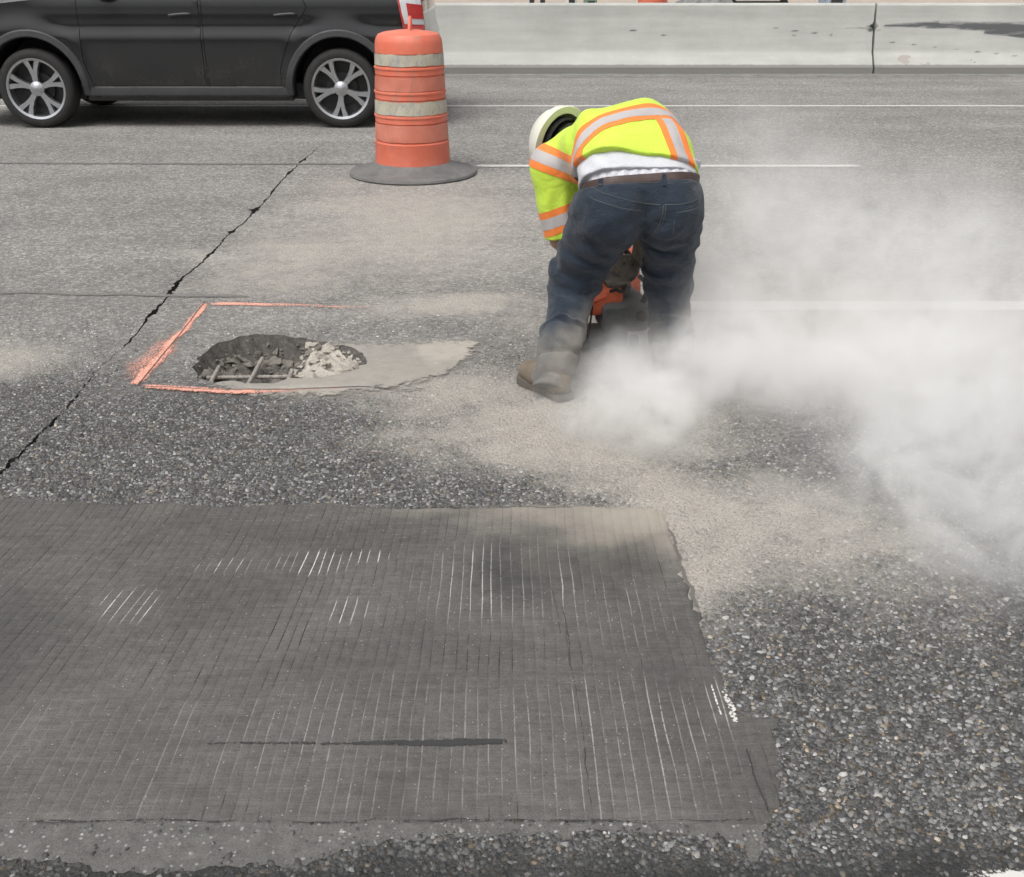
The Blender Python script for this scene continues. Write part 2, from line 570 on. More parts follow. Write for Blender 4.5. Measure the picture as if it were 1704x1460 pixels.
    c = N.mix(1.0, c, N.ramp(n3, [(0.3, 0.92), (0.7, 1.06)]), 'MULTIPLY')
    c = N.mix(1.0, c, N.ramp(n2, [(0.3, 0.95), (0.7, 1.04)]), 'MULTIPLY')
    sk = N.attr('scrape'); dirt = N.attr('dirt'); spall = N.attr('spall')
    hz = N.noise(N.scalev(p, (3, 1, 34)), 1.0, 5, 0.7)
    c = N.mix(N.rng(N.math('ADD', sk, N.math('MULTIPLY', N.math('SUBTRACT', hz, 0.5), 1.3)), 0.30, 0.9, 0, 0.92), c, (0.08, 0.082, 0.09))
    c = N.mix(N.rng(N.math('ADD', spall, N.math('MULTIPLY', N.math('SUBTRACT', N.noise(p, 16, 6, 0.7), 0.5), 1.5)), 0.55, 0.65, 0, 0.8), c, (0.36, 0.32, 0.29))
    dd = N.math('ADD', dirt, N.math('MULTIPLY', N.math('SUBTRACT', N.noise(p, 7, 6, 0.7), 0.5), 0.7))
    c = N.mix(N.rng(dd, 0.4, 0.8, 0, 0.85), c, (0.19, 0.185, 0.17))
    N.base(c); N.set(Roughness=0.9)
    N.bump(n2, 0.25, 0.004)
    M['barrier'] = N.m
    M['gutter'] = simple('gutter_grime', (0.20, 0.195, 0.18), 0.95, var=0.35, scale=6, bump=0.4, bdist=0.006)

    # traffic drum
    def plastic(name, c, fade, dirtc=(0.30, 0.26, 0.22)):
        N = NT(name)
        p = N.pos()
        n1 = N.noise(p, 5, 6, 0.65); n2 = N.noise(N.scalev(p, (18, 18, 3)), 1, 5, 0.7); n3 = N.noise(p, 70, 4, 0.7)
        cc = N.mix(N.rng(n1, 0.3, 0.75), c, fade)
        cc = N.mix(N.rng(n2, 0.54, 0.70, 0, 0.5), cc, dirtc)
        cc = N.mix(N.rng(n3, 0.62, 0.72, 0, 0.55), cc, dirtc)
        cc = N.mix(N.rng(N.noise(N.scalev(p, (6, 6, 40)), 1, 5, 0.75), 0.62, 0.70, 0, 0.45), cc, dirtc)
        N.base(cc); N.set(Roughness=0.5)
        N.bump(n3, 0.08, 0.002)
        return N.m
    M['drum_orange'] = plastic('drum_plastic', (0.70, 0.155, 0.085), (0.74, 0.215, 0.145))
    M['band_orange'] = plastic('faded_orange_sheeting', (0.56, 0.17, 0.11), (0.64, 0.24, 0.17), (0.36, 0.16, 0.11))
    N = NT('worn_white_sheeting')
    p = N.pos()
    n1 = N.noise(p, 8, 6, 0.7); n2 = N.noise(N.scalev(p, (20, 20, 8)), 1, 5, 0.75, 0.5)
    c = N.mix(n1, (0.42, 0.385, 0.29), (0.54, 0.51, 0.41))
    c = N.mix(N.rng(n2, 0.48, 0.60, 0, 0.9), c, (0.34, 0.33, 0.32))
    c = N.mix(N.rng(N.noise(N.scalev(p, (26, 26, 11)), 1, 4, 0.7), 0.66, 0.70, 0, 0.8), c, (0.24, 0.19, 0.15))
    N.base(c); N.set(Roughness=0.45)
    N.bump(n2, 0.2, 0.003)
    M['band_white'] = N.m
    N = NT('dusty_rubber')
    p = N.pos()
    n1 = N.noise(p, 7, 6, 0.7); n2 = N.noise(p, 120, 4, 0.7)
    c = N.ramp(n1, [(0.3, (0.10, 0.10, 0.098)), (0.7, (0.19, 0.185, 0.18))])
    c = N.mix(N.rng(n2, 0.70, 0.76, 0, 0.6), c, 0.4)
    N.base(c); N.set(Roughness=0.7)
    N.bump(n2, 0.2, 0.003)
    M['rubber'] = N.m

    # car
    N = NT('black_car_paint')
    p = N.pos()
    g = N.sep(p)[2]
    film = N.math('MULTIPLY', N.rng(g, 0.95, 0.25), N.rng(N.noise(p, 3, 5, 0.6), 0.3, 0.8))
    N.base(N.mix(N.math('MULTIPLY', film, 0.5), (0.009, 0.0095, 0.011), (0.060, 0.058, 0.055)))
    N.l(N.rng(film, 0, 1, 0.22, 0.6), N.b.inputs['Roughness'])
    N.set(Coat_Weight=0.8, Coat_Roughness=0.08)
    M['paint'] = N.m
    M['cladding'] = simple('grey_plastic_cladding', (0.045, 0.045, 0.047), 0.55, var=0.2, scale=12, bump=0.1)
    M['glass'] = simple('dark_glass', (0.010, 0.012, 0.013), 0.05, var=0.05, bump=0.0, coat=1.0)
    M['tyre'] = simple('tyre_rubber', (0.022, 0.021, 0.021), 0.8, var=0.25, scale=20, bump=0.3, bdist=0.003)
    M['alloy'] = simple('alloy_wheel', (0.50, 0.51, 0.53), 0.28, metal=0.9, var=0.08, scale=20, bump=0.02)
    M['dark_metal'] = simple('dark_metal', (0.035, 0.034, 0.034), 0.55, metal=0.4, var=0.25, scale=20, bump=0.2)
    M['tail_red'] = simple('red_lens', (0.50, 0.045, 0.04), 0.15, var=0.05, bump=0.0, coat=1.0)
    M['tail_white'] = simple('clear_lens', (0.66, 0.66, 0.68), 0.15, var=0.05, bump=0.0, coat=1.0)
    M['chrome'] = simple('chrome', (0.70, 0.71, 0.72), 0.12, metal=1.0, var=0.04, bump=0.0)
    M['seam'] = simple('panel_gap', (0.006, 0.006, 0.006), 0.9, bump=0.0)

    # clothing
    N = NT('dark_denim')
    p = N.pos()
    tw = N.n('ShaderNodeTexWave', wave_type='BANDS', bands_direction='DIAGONAL', _Scale=420, _Distortion=1.5, _Detail=2)
    N.l(p, tw.inputs['Vector'])
    n1 = N.noise(p, 9, 6, 0.6); n2 = N.noise(p, 300, 3, 0.7)
    fade = N.attr('fade'); dust = N.attr('dust')
    c = N.mix(N.rng(n1, 0.3, 0.75), (0.0075, 0.0142, 0.0265), (0.0150, 0.026, 0.045))
    c = N.mix(N.math('MULTIPLY', fade, 0.75), c, (0.036, 0.052, 0.074))
    c = N.mix(1.0, c, N.ramp(n2, [(0.25, 0.7), (0.75, 1.35)]), 'MULTIPLY')
    d = N.rng(N.math('ADD', dust, N.math('MULTIPLY', N.math('SUBTRACT', n1, 0.5), 0.6)), 0.15, 1.0, 0, 0.8)
    c = N.mix(d, c, (0.255, 0.235, 0.205))
    N.base(c); N.set(Roughness=0.92)
    N.b.inputs['Sheen Weight'].default_value = 0.15
    cr = N.noise(N.scalev(p, (1, 1, 1.9)), 26, 5, 0.62, 1.6)
    N.bump(N.math('ADD', N.math('ADD', N.math('MULTIPLY', tw.outputs['Fac'], 0.1), N.math('MULTIPLY', n2, 0.25)), N.math('MULTIPLY', cr, 2.2)), 0.55, 0.0055)
    M['denim'] = N.m
    M['thread'] = simple('seam_thread', (0.12, 0.125, 0.125), 0.9, var=0.3, scale=400, bump=0)
    def cloth(name, c0, c1, rough=0.85, weave=380, b=0.25):
        N = NT(name)
        p = N.pos()
        n1 = N.noise(p, 12, 5, 0.6); n2 = N.noise(p, weave, 2, 0.6)
        c = N.mix(n1, c0, c1)
        c = N.mix(1.0, c, N.ramp(n2, [(0.3, 0.92), (0.7, 1.06)]), 'MULTIPLY')
        N.base(c); N.set(Roughness=rough)
        N.b.inputs['Sheen Weight'].default_value = 0.1
        cr = N.noise(p, 17, 5, 0.6, 1.8)
        N.bump(N.math('ADD', N.math('MULTIPLY', n2, 0.15), N.math('MULTIPLY', cr, 1.6)), b * 1.6, 0.006)
        gm = N.rng(N.noise(p, 7, 6, 0.7), 0.50, 0.78, 0, 0.22)
        N.base(N.mix(gm, c, N.mix(1.0, c, (0.55, 0.5, 0.42), 'MULTIPLY')))
        return N.m
    M['lime'] = cloth('fluorescent_lime_knit', (0.52, 0.74, 0.055), (0.64, 0.85, 0.095))
    M['orange_cloth'] = cloth('fluorescent_orange_tape', (0.86, 0.20, 0.035), (0.92, 0.27, 0.055))
    M['silver'] = cloth('silver_reflective_tape', (0.42, 0.40, 0.40), (0.52, 0.49, 0.48), 0.45, 500, 0.1)
    M['white_cloth'] = cloth('white_cotton', (0.54, 0.55, 0.59), (0.64, 0.65, 0.69))
    N = NT('checked_cotton')
    p = N.pos()
    ck = N.n('ShaderNodeTexChecker', _Scale=95)
    N.l(p, ck.inputs['Vector'])
    N.base(N.mix(N.math('MULTIPLY', ck.outputs['Fac'], 0.5), (0.62, 0.62, 0.66), (0.40, 0.41, 0.46)))
    N.set(Roughness=0.9)
    M['checked'] = N.m
    M['belt'] = simple('brown_leather', (0.060, 0.036, 0.030), 0.5, var=0.3, scale=60, bump=0.2)
    N = NT('tan_work_boot')
    p = N.pos()
    n1 = N.noise(p, 18, 5, 0.65)
    N.base(N.mix(n1, (0.115, 0.090, 0.066), (0.235, 0.195, 0.150)))
    N.set(Roughness=0.9)
    N.bump(N.noise(p, 200, 4, 0.7), 0.3, 0.002)
    M['boot'] = N.m
    M['sole'] = simple('boot_sole', (0.12, 0.105, 0.09), 0.85, var=0.3, scale=60, bump=0.3)
    N = NT('skin')
    p = N.pos()
    N.base(N.mix(N.noise(p, 30, 5), (0.34, 0.19, 0.13), (0.44, 0.26, 0.18)))
    N.set(Roughness=0.55)
    N.b.inputs['Subsurface Weight'].default_value = 0.08
    N.bump(N.noise(p, 400, 3), 0.15, 0.001)
    M['skin'] = N.m
    M['hair'] = simple('dark_hair', (0.018, 0.015, 0.013), 0.6, var=0.4, scale=200, bump=0.6, bdist=0.004)
    N = NT('scuffed_hat_shell')
    p = N.pos()
    n2 = N.noise(p, 60, 5, 0.75)
    c = N.mix(N.noise(p, 10, 4), (0.66, 0.645, 0.56), (0.76, 0.745, 0.67))
    c = N.mix(N.rng(n2, 0.66, 0.74, 0, 0.6), c, (0.30, 0.26, 0.19))
    N.base(c); N.set(Roughness=0.4)
    M['hat'] = N.m
    M['strap'] = simple('black_webbing', (0.012, 0.012, 0.013), 0.85, var=0.2, bump=0.2)
    M['glove'] = simple('work_glove', (0.10, 0.085, 0.07), 0.9, var=0.3, scale=60, bump=0.3)

    # saw
    M['saw_orange'] = simple('saw_orange_housing', (0.66, 0.13, 0.055), 0.45, var=0.25, scale=40, bump=0.1)
    M['saw_white'] = simple('saw_pale_housing', (0.52, 0.48, 0.42), 0.55, var=0.12, scale=30, bump=0.1)
    M['saw_brown'] = simple('dusty_filter_cover', (0.115, 0.10, 0.085), 0.75, var=0.45, scale=50, bump=0.4, bdist=0.003)
    M['saw_grey'] = simple('saw_grey_tank', (0.11, 0.112, 0.115), 0.7, var=0.3, scale=30, bump=0.2)
    M['saw_black'] = simple('saw_black_grip', (0.018, 0.017, 0.016), 0.7, var=0.3, scale=60, bump=0.2)
    M['steel'] = simple('saw_steel', (0.36, 0.36, 0.36), 0.45, metal=0.85, var=0.2, scale=50, bump=0.1)
    M['hose'] = simple('grey_hose', (0.16, 0.165, 0.17), 0.6, var=0.2, bump=0.05)

    # far side of the barrier
    M['far_ground'] = simple('far_dirt', (0.40, 0.33, 0.28), 0.95, var=0.15, scale=0.6, bump=0.3, bdist=0.02)
    M['far_grey'] = simple('far_grey_rock', (0.20, 0.20, 0.20), 0.9, var=0.4, scale=9, bump=0.5, bdist=0.02)
    M['far_blue'] = simple('far_blue_grey_enamel', (0.30, 0.36, 0.44), 0.5, var=0.1, scale=4, bump=0.05)
    M['far_dark'] = simple('far_dark_steel', (0.03, 0.03, 0.032), 0.6, var=0.2, scale=8, bump=0.1)
    M['far_white'] = simple('far_white_paint', (0.72, 0.72, 0.73), 0.5, var=0.06, scale=4, bump=0.02)
    M['far_green'] = simple('far_green_enamel', (0.16, 0.25, 0.19), 0.5, var=0.12, scale=4, bump=0.02)
build_materials()
# ------------------------------------------------------------------ ground
def ell(x0, x1, y0, y1, amp):
    cx, cyy = G((x0+x1)/2, (y0+y1)/2)
    rx = (G(x1, (y0+y1)/2)[0] - G(x0, (y0+y1)/2)[0]) / 2
    ry = (G(0, y0)[1] - G(0, y1)[1]) / 2
    return cx, (G(0, y0)[1] + G(0, y1)[1]) / 2, rx, ry, amp
DUST_PATCHES = [ell(330, 1000, 280, 515, .66), ell(320, 640, 370, 515, .62), ell(-220, 230, 555, 650, .62), ell(480, 1010, 610, 702, .62),
                ell(560, 1330, 630, 800, .9), ell(850, 1330, 720, 990, .85), ell(950, 1450, 840, 1110, .72), ell(1050, 1650, 750, 1060, .66), ell(500, 1100, 600, 760, .5),
                ell(820, 1900, 450, 720, .8), ell(520, 930, 490, 535, .75), ell(100, 900, 500, 570, .26), ell(690, 1250, 815, 930, .55)]
def dustf(X, Y):
    n = fbm(X * 1.6, Y * 2.4, 0, 5, 5)
    m = fbm(X * 5.5, Y * 8, 1.1, 15, 4)
    wx = X + (n - .5) * .8 + (m - .5) * .3
    wy = Y + (fbm(X * 1.5, Y * 2.0, 3.3, 11, 5) - .5) * .7
    d = 0
    for cx, cyy, rx, ry, amp in DUST_PATCHES:
        q = np.sqrt(((wx - cx) / rx) ** 2 + ((wy - cyy) / ry) ** 2)
        d = np.maximum(d, amp * (1 - sstep(.0, 1.55, q)) * 1.22)
    film = .22 * sstep(4.0, 4.4, wy)
    return np.clip(np.maximum(d, film) + .15 * (m - .5) * np.clip(d * 2 + .2, 0, 1), 0, 1)
def wornf(X, Y):
    n = fbm(X * 1.6, Y * 1.6, 7, 23, 4) - .5
    return np.clip(sstep(3.5, 5.0, Y + n * 1.4) * .8 + sstep(4.5, 8, Y) * .2, 0, 1)
def tarf(X, Y):
    n = fbm(X * 9, Y * 9, 2, 31, 4) - .5
    return 1 - sstep(1.585, 1.655, Y + n * .10)

# --- outlines
_rg = np.random.RandomState(3)
def jitter_loop(pts, step, amp, seed, freq=14):
    L = resample(pts, step)
    xs = np.array([p[0] for p in L]); ys = np.array([p[1] for p in L])
    dx = (fbm(xs*freq, ys*freq, 1.7, seed, 3) - .5) * 2 * amp
    dy = (fbm(xs*freq, ys*freq, 9.1, seed + 5, 3) - .5) * 2 * amp
    return [(x+a, y+b) for x, y, a, b in zip(xs, ys, dx, dy)]
POT = jitter_loop([G(*p) for p in [(322, 612), (338, 588), (365, 570), (400, 560), (450, 556), (505, 563), (548, 572), (580, 580), (606, 590), (611, 603), (596, 616),
                                   (560, 625), (520, 631), (480, 634), (450, 641), (400, 639), (360, 638), (332, 628)]], .02, .030, 41, 24)
# transverse joint: a gap of uneven width along X = -1.73, cut through the road sheet
_cy = np.concatenate([np.linspace(3.30, 10.6, 620)])
_spall = [G(290, 480) + (.055, .16), G(250, 520) + (.05, .06), G(420, 350) + (.085, .13), G(382, 386) + (.07, .06), G(485, 287) + (.075, .10), G(505, 268) + (.05, .16),
          G(452, 318) + (.03, .12), G(10, 768) + (.028, .05), G(35, 735) + (.02, .1), G(100, 670) + (.012, .06), G(340, 425) + (.022, .2), G(60, 705) + (.014, .07)]
_w = .0042 + .007 * (fbm(_cy * 9, _cy * 0, 0, 3, 3) - .35)
_w = _w * (1 - .75 * np.exp(-((_cy - 4.35) / .28) ** 2))
for sx, sy, sw, sl in _spall:
    _w = _w + sw * .27 * np.exp(-np.abs((_cy - sy) / (sl * .75)) ** 2.2) * (.55 + .9 * fbm(_cy * 30, _cy * 0, 2, 8, 2))
_w = np.clip(_w, .0016, .06) * sstep(10.6, 9.2, _cy).clip(.15, 1)
_w = _w * (.45 + 1.1 * fbm(_cy * 55, _cy * 0, 0, 19, 2)) * np.interp(_cy, [3.3, 5, 7, 10.6], [.75, 1, .85, .7])
_cx = -1.735 + .008 * (fbm(_cy * 38, _cy * 0, 0, 29, 2) - .5) * 2 + .03 * (fbm(_cy * 2.1, _cy * 0, 0, 9, 4) - .5) * 2 + .012 * np.sin(_cy * 2)
CRK = [(x + w * (.6 + .8 * a), y) for x, y, w, a in zip(_cx, _cy, _w, vnoise(_cy * 70, _cy * 0, 0, 71))] + \
      [(x - w * (.6 + .8 * a), y) for x, y, w, a in zip(_cx, _cy, _w, vnoise(_cy * 70, _cy * 0, 0, 72))][::-1]

# --- road sheet
gx = np.arange(-3.6, 3.61, .075); gy = np.arange(1.1, 10.0, .075)
GX, GY = np.meshgrid(gx, gy)
pts = np.stack([GX.ravel(), GY.ravel()], 1)
pts = pts + _rg.uniform(-.012, .012, pts.shape)
ok = ~inpoly(pts[:, 0], pts[:, 1], POT) & ~(np.abs(pts[:, 0] + 1.735) < .07)
pts = pts[ok]
cx_ = np.arange(-12, 12.1, .8); cy_ = np.concatenate([np.arange(-4, 1.0, .8), np.arange(10.3, 16.6, .7)])
CX, CY = np.meshgrid(cx_, cy_)
pts = np.concatenate([pts, np.stack([CX.ravel(), CY.ravel()], 1)])
sx_ = np.concatenate([np.arange(-12, -3.7, .8), np.arange(4.0, 12.1, .8)])
CX, CY = np.meshgrid(sx_, np.arange(1.2, 10, .8))
pts = np.concatenate([pts, np.stack([CX.ravel(), CY.ravel()], 1)])
V2, T = cdt(pts, [[(-400, -30), (400, -30), (400, 17.0), (-400, 17.0)], POT, CRK])
cen = V2[T].mean(1)
keep = ~inpoly(cen[:, 0], cen[:, 1], POT) & ~inpoly(cen[:, 0], cen[:, 1], CRK)
V2, T = compact(V2, T[keep])
zz = np.zeros(len(V2))
road = mesh_obj('road', np.column_stack([V2, zz]), T, M['road'], attrs={'dust': dustf(V2[:, 0], V2[:, 1]), 'worn': wornf(V2[:, 0], V2[:, 1]), 'tar': tarf(V2[:, 0], V2[:, 1])})
tag(road, 'grey exposed aggregate road surface dusted with pale concrete powder', kind='structure')
bm = bmesh.new(); bm.from_mesh(road.data); bmesh.ops.recalc_face_normals(bm, faces=bm.faces)
if sum(f.normal.z for f in bm.faces) < 0: bmesh.ops.reverse_faces(bm, faces=bm.faces)
bm.to_mesh(road.data); bm.free()

# the joint's walls and floor below the sheet
n = len(CRK); h = n // 2
vs = [(x, y, 0.0) for x, y in CRK] + [(x, y, -.03) for x, y in CRK]
fs = [(i, (i+1) % n, n + (i+1) % n, n + i) for i in range(n)]
fs += [(n+i, n+i+1, n+(n-2-i), n+(n-1-i)) for i in range(h-1)]
tag(mesh_obj('joint_crack', vs, fs, M['crack_dark']), 'ragged dark transverse crack running across the lanes beside the orange marking', kind='structure')

# far terrain beyond the barrier
tag(mesh_obj('ground', [(-2500, 17.2, -.02), (2500, 17.2, -.02), (2500, 4000, -.02), (-2500, 4000, -.02)], [(0, 1, 2, 3)], M['far_ground']), 'pale tan ground beyond the concrete barrier', kind='structure')

# ------------------------------------------------------------------ strips: paint, film and cracks laid on the road
def strip(name, line, halfw, mat, z=.0045, step=.03, cross=7, wob=.0, seed=1, ends=True, film=1.0, dust=None, parent=None):
    L = resample([Vector((p[0], p[1])) for p in line], step, closed=False)
    n = len(L)
    s = np.linspace(0, 1, n)
    hw = np.interp(s, np.linspace(0, 1, len(halfw)), halfw) if isinstance(halfw, (list, tuple)) else np.full(n, halfw)
    fl = np.interp(s, np.linspace(0, 1, len(film)), film) if isinstance(film, (list, tuple)) else np.full(n, film)
    P = np.array([(p[0], p[1]) for p in L])
    Tn = np.gradient(P, axis=0); Tn /= np.linalg.norm(Tn, axis=1)[:, None] + 1e-9
    Nn = np.stack([-Tn[:, 1], Tn[:, 0]], 1)
    if wob:
        P = P + Nn * ((fbm(s * len(L) * .22, s * 0, 0, seed, 4) - .5) * 2 * wob)[:, None]
    vs, fm, fs = [], [], []
    for k in range(cross):
        c = (k / (cross - 1)) * 2 - 1
        q = P + Nn * (hw * c)[:, None]
        vs.append(np.column_stack([q, np.full(n, z)]))
        e = 1 - abs(c) ** 2.2
        f = fl * (e * 1.15 - .02)
        if ends: f = f * np.clip(np.minimum(s, 1 - s) * n / 2.5, 0, 1)
        fm.append(f)
    V = np.concatenate(vs); Fm = np.concatenate(fm)
    for k in range(cross - 1):
        for i in range(n - 1):
            fs.append((k*n+i, k*n+i+1, (k+1)*n+i+1, (k+1)*n+i))
    F_ = np.array(fs)[:, ::-1]
    d = dustf(V[:, 0], V[:, 1]) if dust is None else np.full(len(V), dust)
    o = mesh_obj(name, V, F_, mat, attrs={'film': Fm, 'dust': d})
    if parent is not None: under(parent, o)
    return o

# white lines
tag(strip('edge_line', [(-14, 12.65), (14, 12.65)], .062, M['white_paint'], step=.12, dust=.12, film=[1.0, .9, 1.05, .95, 1.0]), 'long thin white edge line in front of the concrete barrier', 'road marking')
x0, x1 = G(778, 277)[0], G(1442, 277)[0]
tag(strip('lane_dash', [(x0, 8.985), (x1, 8.985)], .058, M['white_paint'], step=.06, dust=.1), 'short white lane dash starting beside the drum and passing behind the worker', 'road marking')
tag(strip('lane_dash', [(.72, 5.20), (3.7, 5.20)], .09, M['white_paint'], step=.05, dust=.0, film=1.3), 'dust covered white lane dash behind the drifting cloud', 'road marking')
tag(strip('edge_line', [(.86, 1.519), (3.6, 1.519)], .060, M['white_paint'], step=.03, dust=.0, wob=.006, film=1.5), 'worn white line end at the bottom corner of the road', 'road marking')
# sealed longitudinal joints
tag(strip('joint_line', [(-9, 9.17), (-1.0, 9.06)], .055, M['joint_film'], step=.08, wob=.03, seed=4, dust=.12, film=.85), 'thin dark sealed joint running left from the drum base', kind='structure')
tag(strip('joint_line', [(-9, 5.42), (-2.4, 5.42), (-1.45, 5.36), (-1.25, 5.34)], .035, M['joint_film'], z=.0042, step=.06, wob=.02, seed=6, dust=.15, film=.9), 'thin dark sealed joint meeting the corner of the orange marking', kind='structure')

# orange survey marking: three sprayed strokes
OG = 'sprayed orange outline round the pothole'
tag(strip('spray_line', [G(*p) for p in [(342, 502), (322, 528), (300, 556), (285, 574), (262, 600), (240, 628), (224, 647)]],
          [.022, .028, .031, .028, .05, .045, .030], M['orange_paint'], step=.025, cross=9, wob=.025, film=[1.1, 1.0, .95, 1.05, .9, .95, 1.0], dust=.05), 'broad blotchy orange sprayed stroke running away from the camera', 'road marking', OG)
tag(strip('spray_line', [G(*p) for p in [(336, 507), (380, 507), (430, 508), (500, 509), (560, 512), (640, 512)]],
          [.04, .04, .036, .03, .03, .03], M['orange_paint'], step=.03, wob=.008, film=[1.1, 1.0, .85, .7, .6, .5], dust=.22), 'far orange sprayed stroke fading into dust behind the pothole', 'road marking', OG)
tag(strip('spray_line', [G(*p) for p in [(222, 644), (290, 649), (345, 652), (390, 655), (450, 654), (520, 650), (600, 648)]],
          [.03, .036, .036, .04, .03, .03, .02], M['orange_paint'], z=.0075, step=.03, wob=.006, film=[1.0, .95, 1.0, .95, .68, .5, .35], dust=.12), 'near orange sprayed stroke along the front lip of the pothole', 'road marking', OG)
tag(strip('spray_line', [G(*p) for p in [(300, 548), (272, 580), (246, 606), (222, 640)]], [.05, .11, .12, .07], M['orange_paint'], z=.0042, step=.025, cross=9, wob=.03, seed=44, film=[.45, .62, .66, .5], dust=.1), 'faint orange overspray smudge beside the broad stroke', 'road marking', OG)
# saw cuts: fine dark kerfs
def kerf(line, hw, label, z=.0052, seed=1, film=1.0, wob=.003):
    tag(strip('saw_cut', line, hw, M['tar'], z=z, step=.02, cross=5, wob=wob, seed=seed, film=film, dust=.1), label, kind='structure')
kerf([G(*p) for p in [(344, 500), (300, 557), (262, 603), (226, 647)]], .0042, 'thin dark saw cut inside the broad orange stroke', .0056, 3, .9)
kerf([G(*p) for p in [(222, 645), (300, 648), (345, 651), (480, 651), (600, 646), (680, 652), (720, 648)]], .0042, 'thin dark saw cut along the front lip of the pothole', .0085, 5, .85)
kerf([G(*p) for p in [(380, 660), (420, 665), (480, 668), (560, 666), (640, 659), (690, 650)]], .003, 'hairline edge of the old mortar patch', .0086, 7, .55)
kerf([G(*p) for p in [(345, 503), (480, 506), (640, 509)]], .0035, 'hairline far saw cut behind the pothole', .0056, 9, .6)

# ------------------------------------------------------------------ pothole
pot = thing('pothole', 'broken pothole with bare reinforcing bars inside the orange marking', 'pothole', (np.mean([p[0] for p in POT]), np.mean([p[1] for p in POT]), 0))
PC = np.array(POT)
pc = np.array([-1.0, 4.46])
K = 14
vs, pl = [], []
for k in range(K + 1):
    s = 1 - k / K
    q = pc + (PC - pc) * s
    x, y = q[:, 0], q[:, 1]
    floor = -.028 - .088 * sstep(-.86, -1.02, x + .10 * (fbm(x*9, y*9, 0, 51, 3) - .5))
    wall = sstep(0, 1, (1 - s) * (5.0 if k < 2 else 3.2))
    z = floor * np.clip((1 - s) / .24, 0, 1) ** .7
    z = z + (fbm(x*26, y*26, 4, 61, 4) - .5) * .10 * np.clip((1 - s) * 9, 0, 1) + (vnoise(x*60, y*60, 2, 65) - .5) * .02 * (k > 0)
    # a lump of sound concrete left standing in the dark half
    z = z + .055 * np.exp(-(((x + 1.17) / .075) ** 2 + ((y - 4.52) / .07) ** 2))
    z = np.minimum(z, -.003 * (k > 0))
    vs.append(np.column_stack([x, y, z]))
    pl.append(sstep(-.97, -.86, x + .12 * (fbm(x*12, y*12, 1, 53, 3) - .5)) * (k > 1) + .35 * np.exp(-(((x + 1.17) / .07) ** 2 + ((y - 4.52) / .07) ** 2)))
n = len(PC)
fs = [(k*n+i, k*n+(i+1) % n, (k+1)*n+(i+1) % n, (k+1)*n+i) for k in range(K) for i in range(n)]
o = mesh_obj('cavity', np.concatenate(vs), np.array(fs), M['broken'], attrs={'pale': np.concatenate(pl)})
bm = bmesh.new(); bm.from_mesh(o.data); bmesh.ops.recalc_face_normals(bm, faces=bm.faces)
if sum(f.normal.z for f in bm.faces) < 0: bmesh.ops.reverse_faces(bm, faces=bm.faces)
bm.to_mesh(o.data); bm.free()
under(pot, o)
cav = BVHTree.FromPolygons([v.co for v in o.data.vertices], [p.vertices for p in o.data.polygons])
def chunk(r, seed):
    """An angular lump of broken concrete: the hull of a few random points."""
    rr = random.Random(seed)
    bm = bmesh.new()
    for _ in range(11):
        v = Vector((rr.gauss(0, 1), rr.gauss(0, 1), rr.gauss(0, 1))).normalized()
        bm.verts.new(Vector((v.x * rr.uniform(.8, 1.3), v.y * rr.uniform(.6, 1.1), v.z * rr.uniform(.45, .8))) * r)
    ret = bmesh.ops.convex_hull(bm, input=list(bm.verts))
    bmesh.ops.delete(bm, geom=[g for g in ret['geom_interior'] if isinstance(g, bmesh.types.BMVert)], context='VERTS')
    me = bpy.data.meshes.new('rubble')
    bm.to_mesh(me); bm.free()
    return me
chunks = [chunk(.03, i) for i in range(6)]
for c in chunks: c.materials.append(M['rubble'])
chunks_d = [chunk(.03, i + 20) for i in range(6)]
for c in chunks_d: c.materials.append(M['rubble_dark'])
rr = random.Random(5)
cnt = 0
while cnt < 290:
    x, y = rr.uniform(-1.36, -.62), rr.uniform(4.15, 4.8)
    rim = cnt >= 190
    if not inpoly(np.array([x]), np.array([y]), [tuple(pc + (p - pc) * (.985 if rim else .90)) for p in PC])[0]: continue
    if rim and inpoly(np.array([x]), np.array([y]), [tuple(pc + (p - pc) * .68) for p in PC])[0]: continue
    hit = cav.ray_cast(Vector((x, y, .2)), Vector((0, 0, -1)))
    if hit[0] is None: continue
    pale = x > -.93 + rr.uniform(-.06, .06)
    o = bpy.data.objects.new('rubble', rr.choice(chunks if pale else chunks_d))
    s = rr.choice((.3, .45, .6, .8, 1.0, 1.5)) * rr.uniform(.8, 1.2) * (.8 if pale else 1.0)
    if rim: s = rr.uniform(.22, .7)
    o.location = hit[0] + Vector((0, 0, .004 if not rim else -.004 * s))
    o.scale = (s, s, s * rr.uniform(.6, 1))
    o.rotation_euler = (rr.uniform(-.4, .4), rr.uniform(-.4, .4), rr.uniform(0, 6))
    link(o)
    under(pot, o)
    cnt += 1
def rebar(path, r=.0082):
    P = resample([Vector(p) for p in path], .0085, closed=False)
    rs = [r * (1.16 if i % 2 else .96) for i in range(len(P))]
    MB().tube(P, rs, 10).build('reinforcing_bar', M['rebar'], pot)
def Gz(px, py, z):
    b = (py - 730) / FOC; t = CAM_H - z
    Y = t * (_C - b * _S) / (_S + b * _C)
    return Vector(((px - 852) / FOC * (Y * _C + t * _S), Y, z))
rebar([Gz(344, 629, -.046), Gz(420, 628, -.046), Gz(500, 627, -.05)])
rebar([Gz(411, 643, -.030), Gz(424, 620, -.026), Gz(437, 596, -.028)])
rebar([Gz(349, 640, -.030), Gz(356, 627, -.028), Gz(364, 612, -.034)])
rebar([Gz(480, 633, -.034), Gz(486, 618, -.03)], .009)
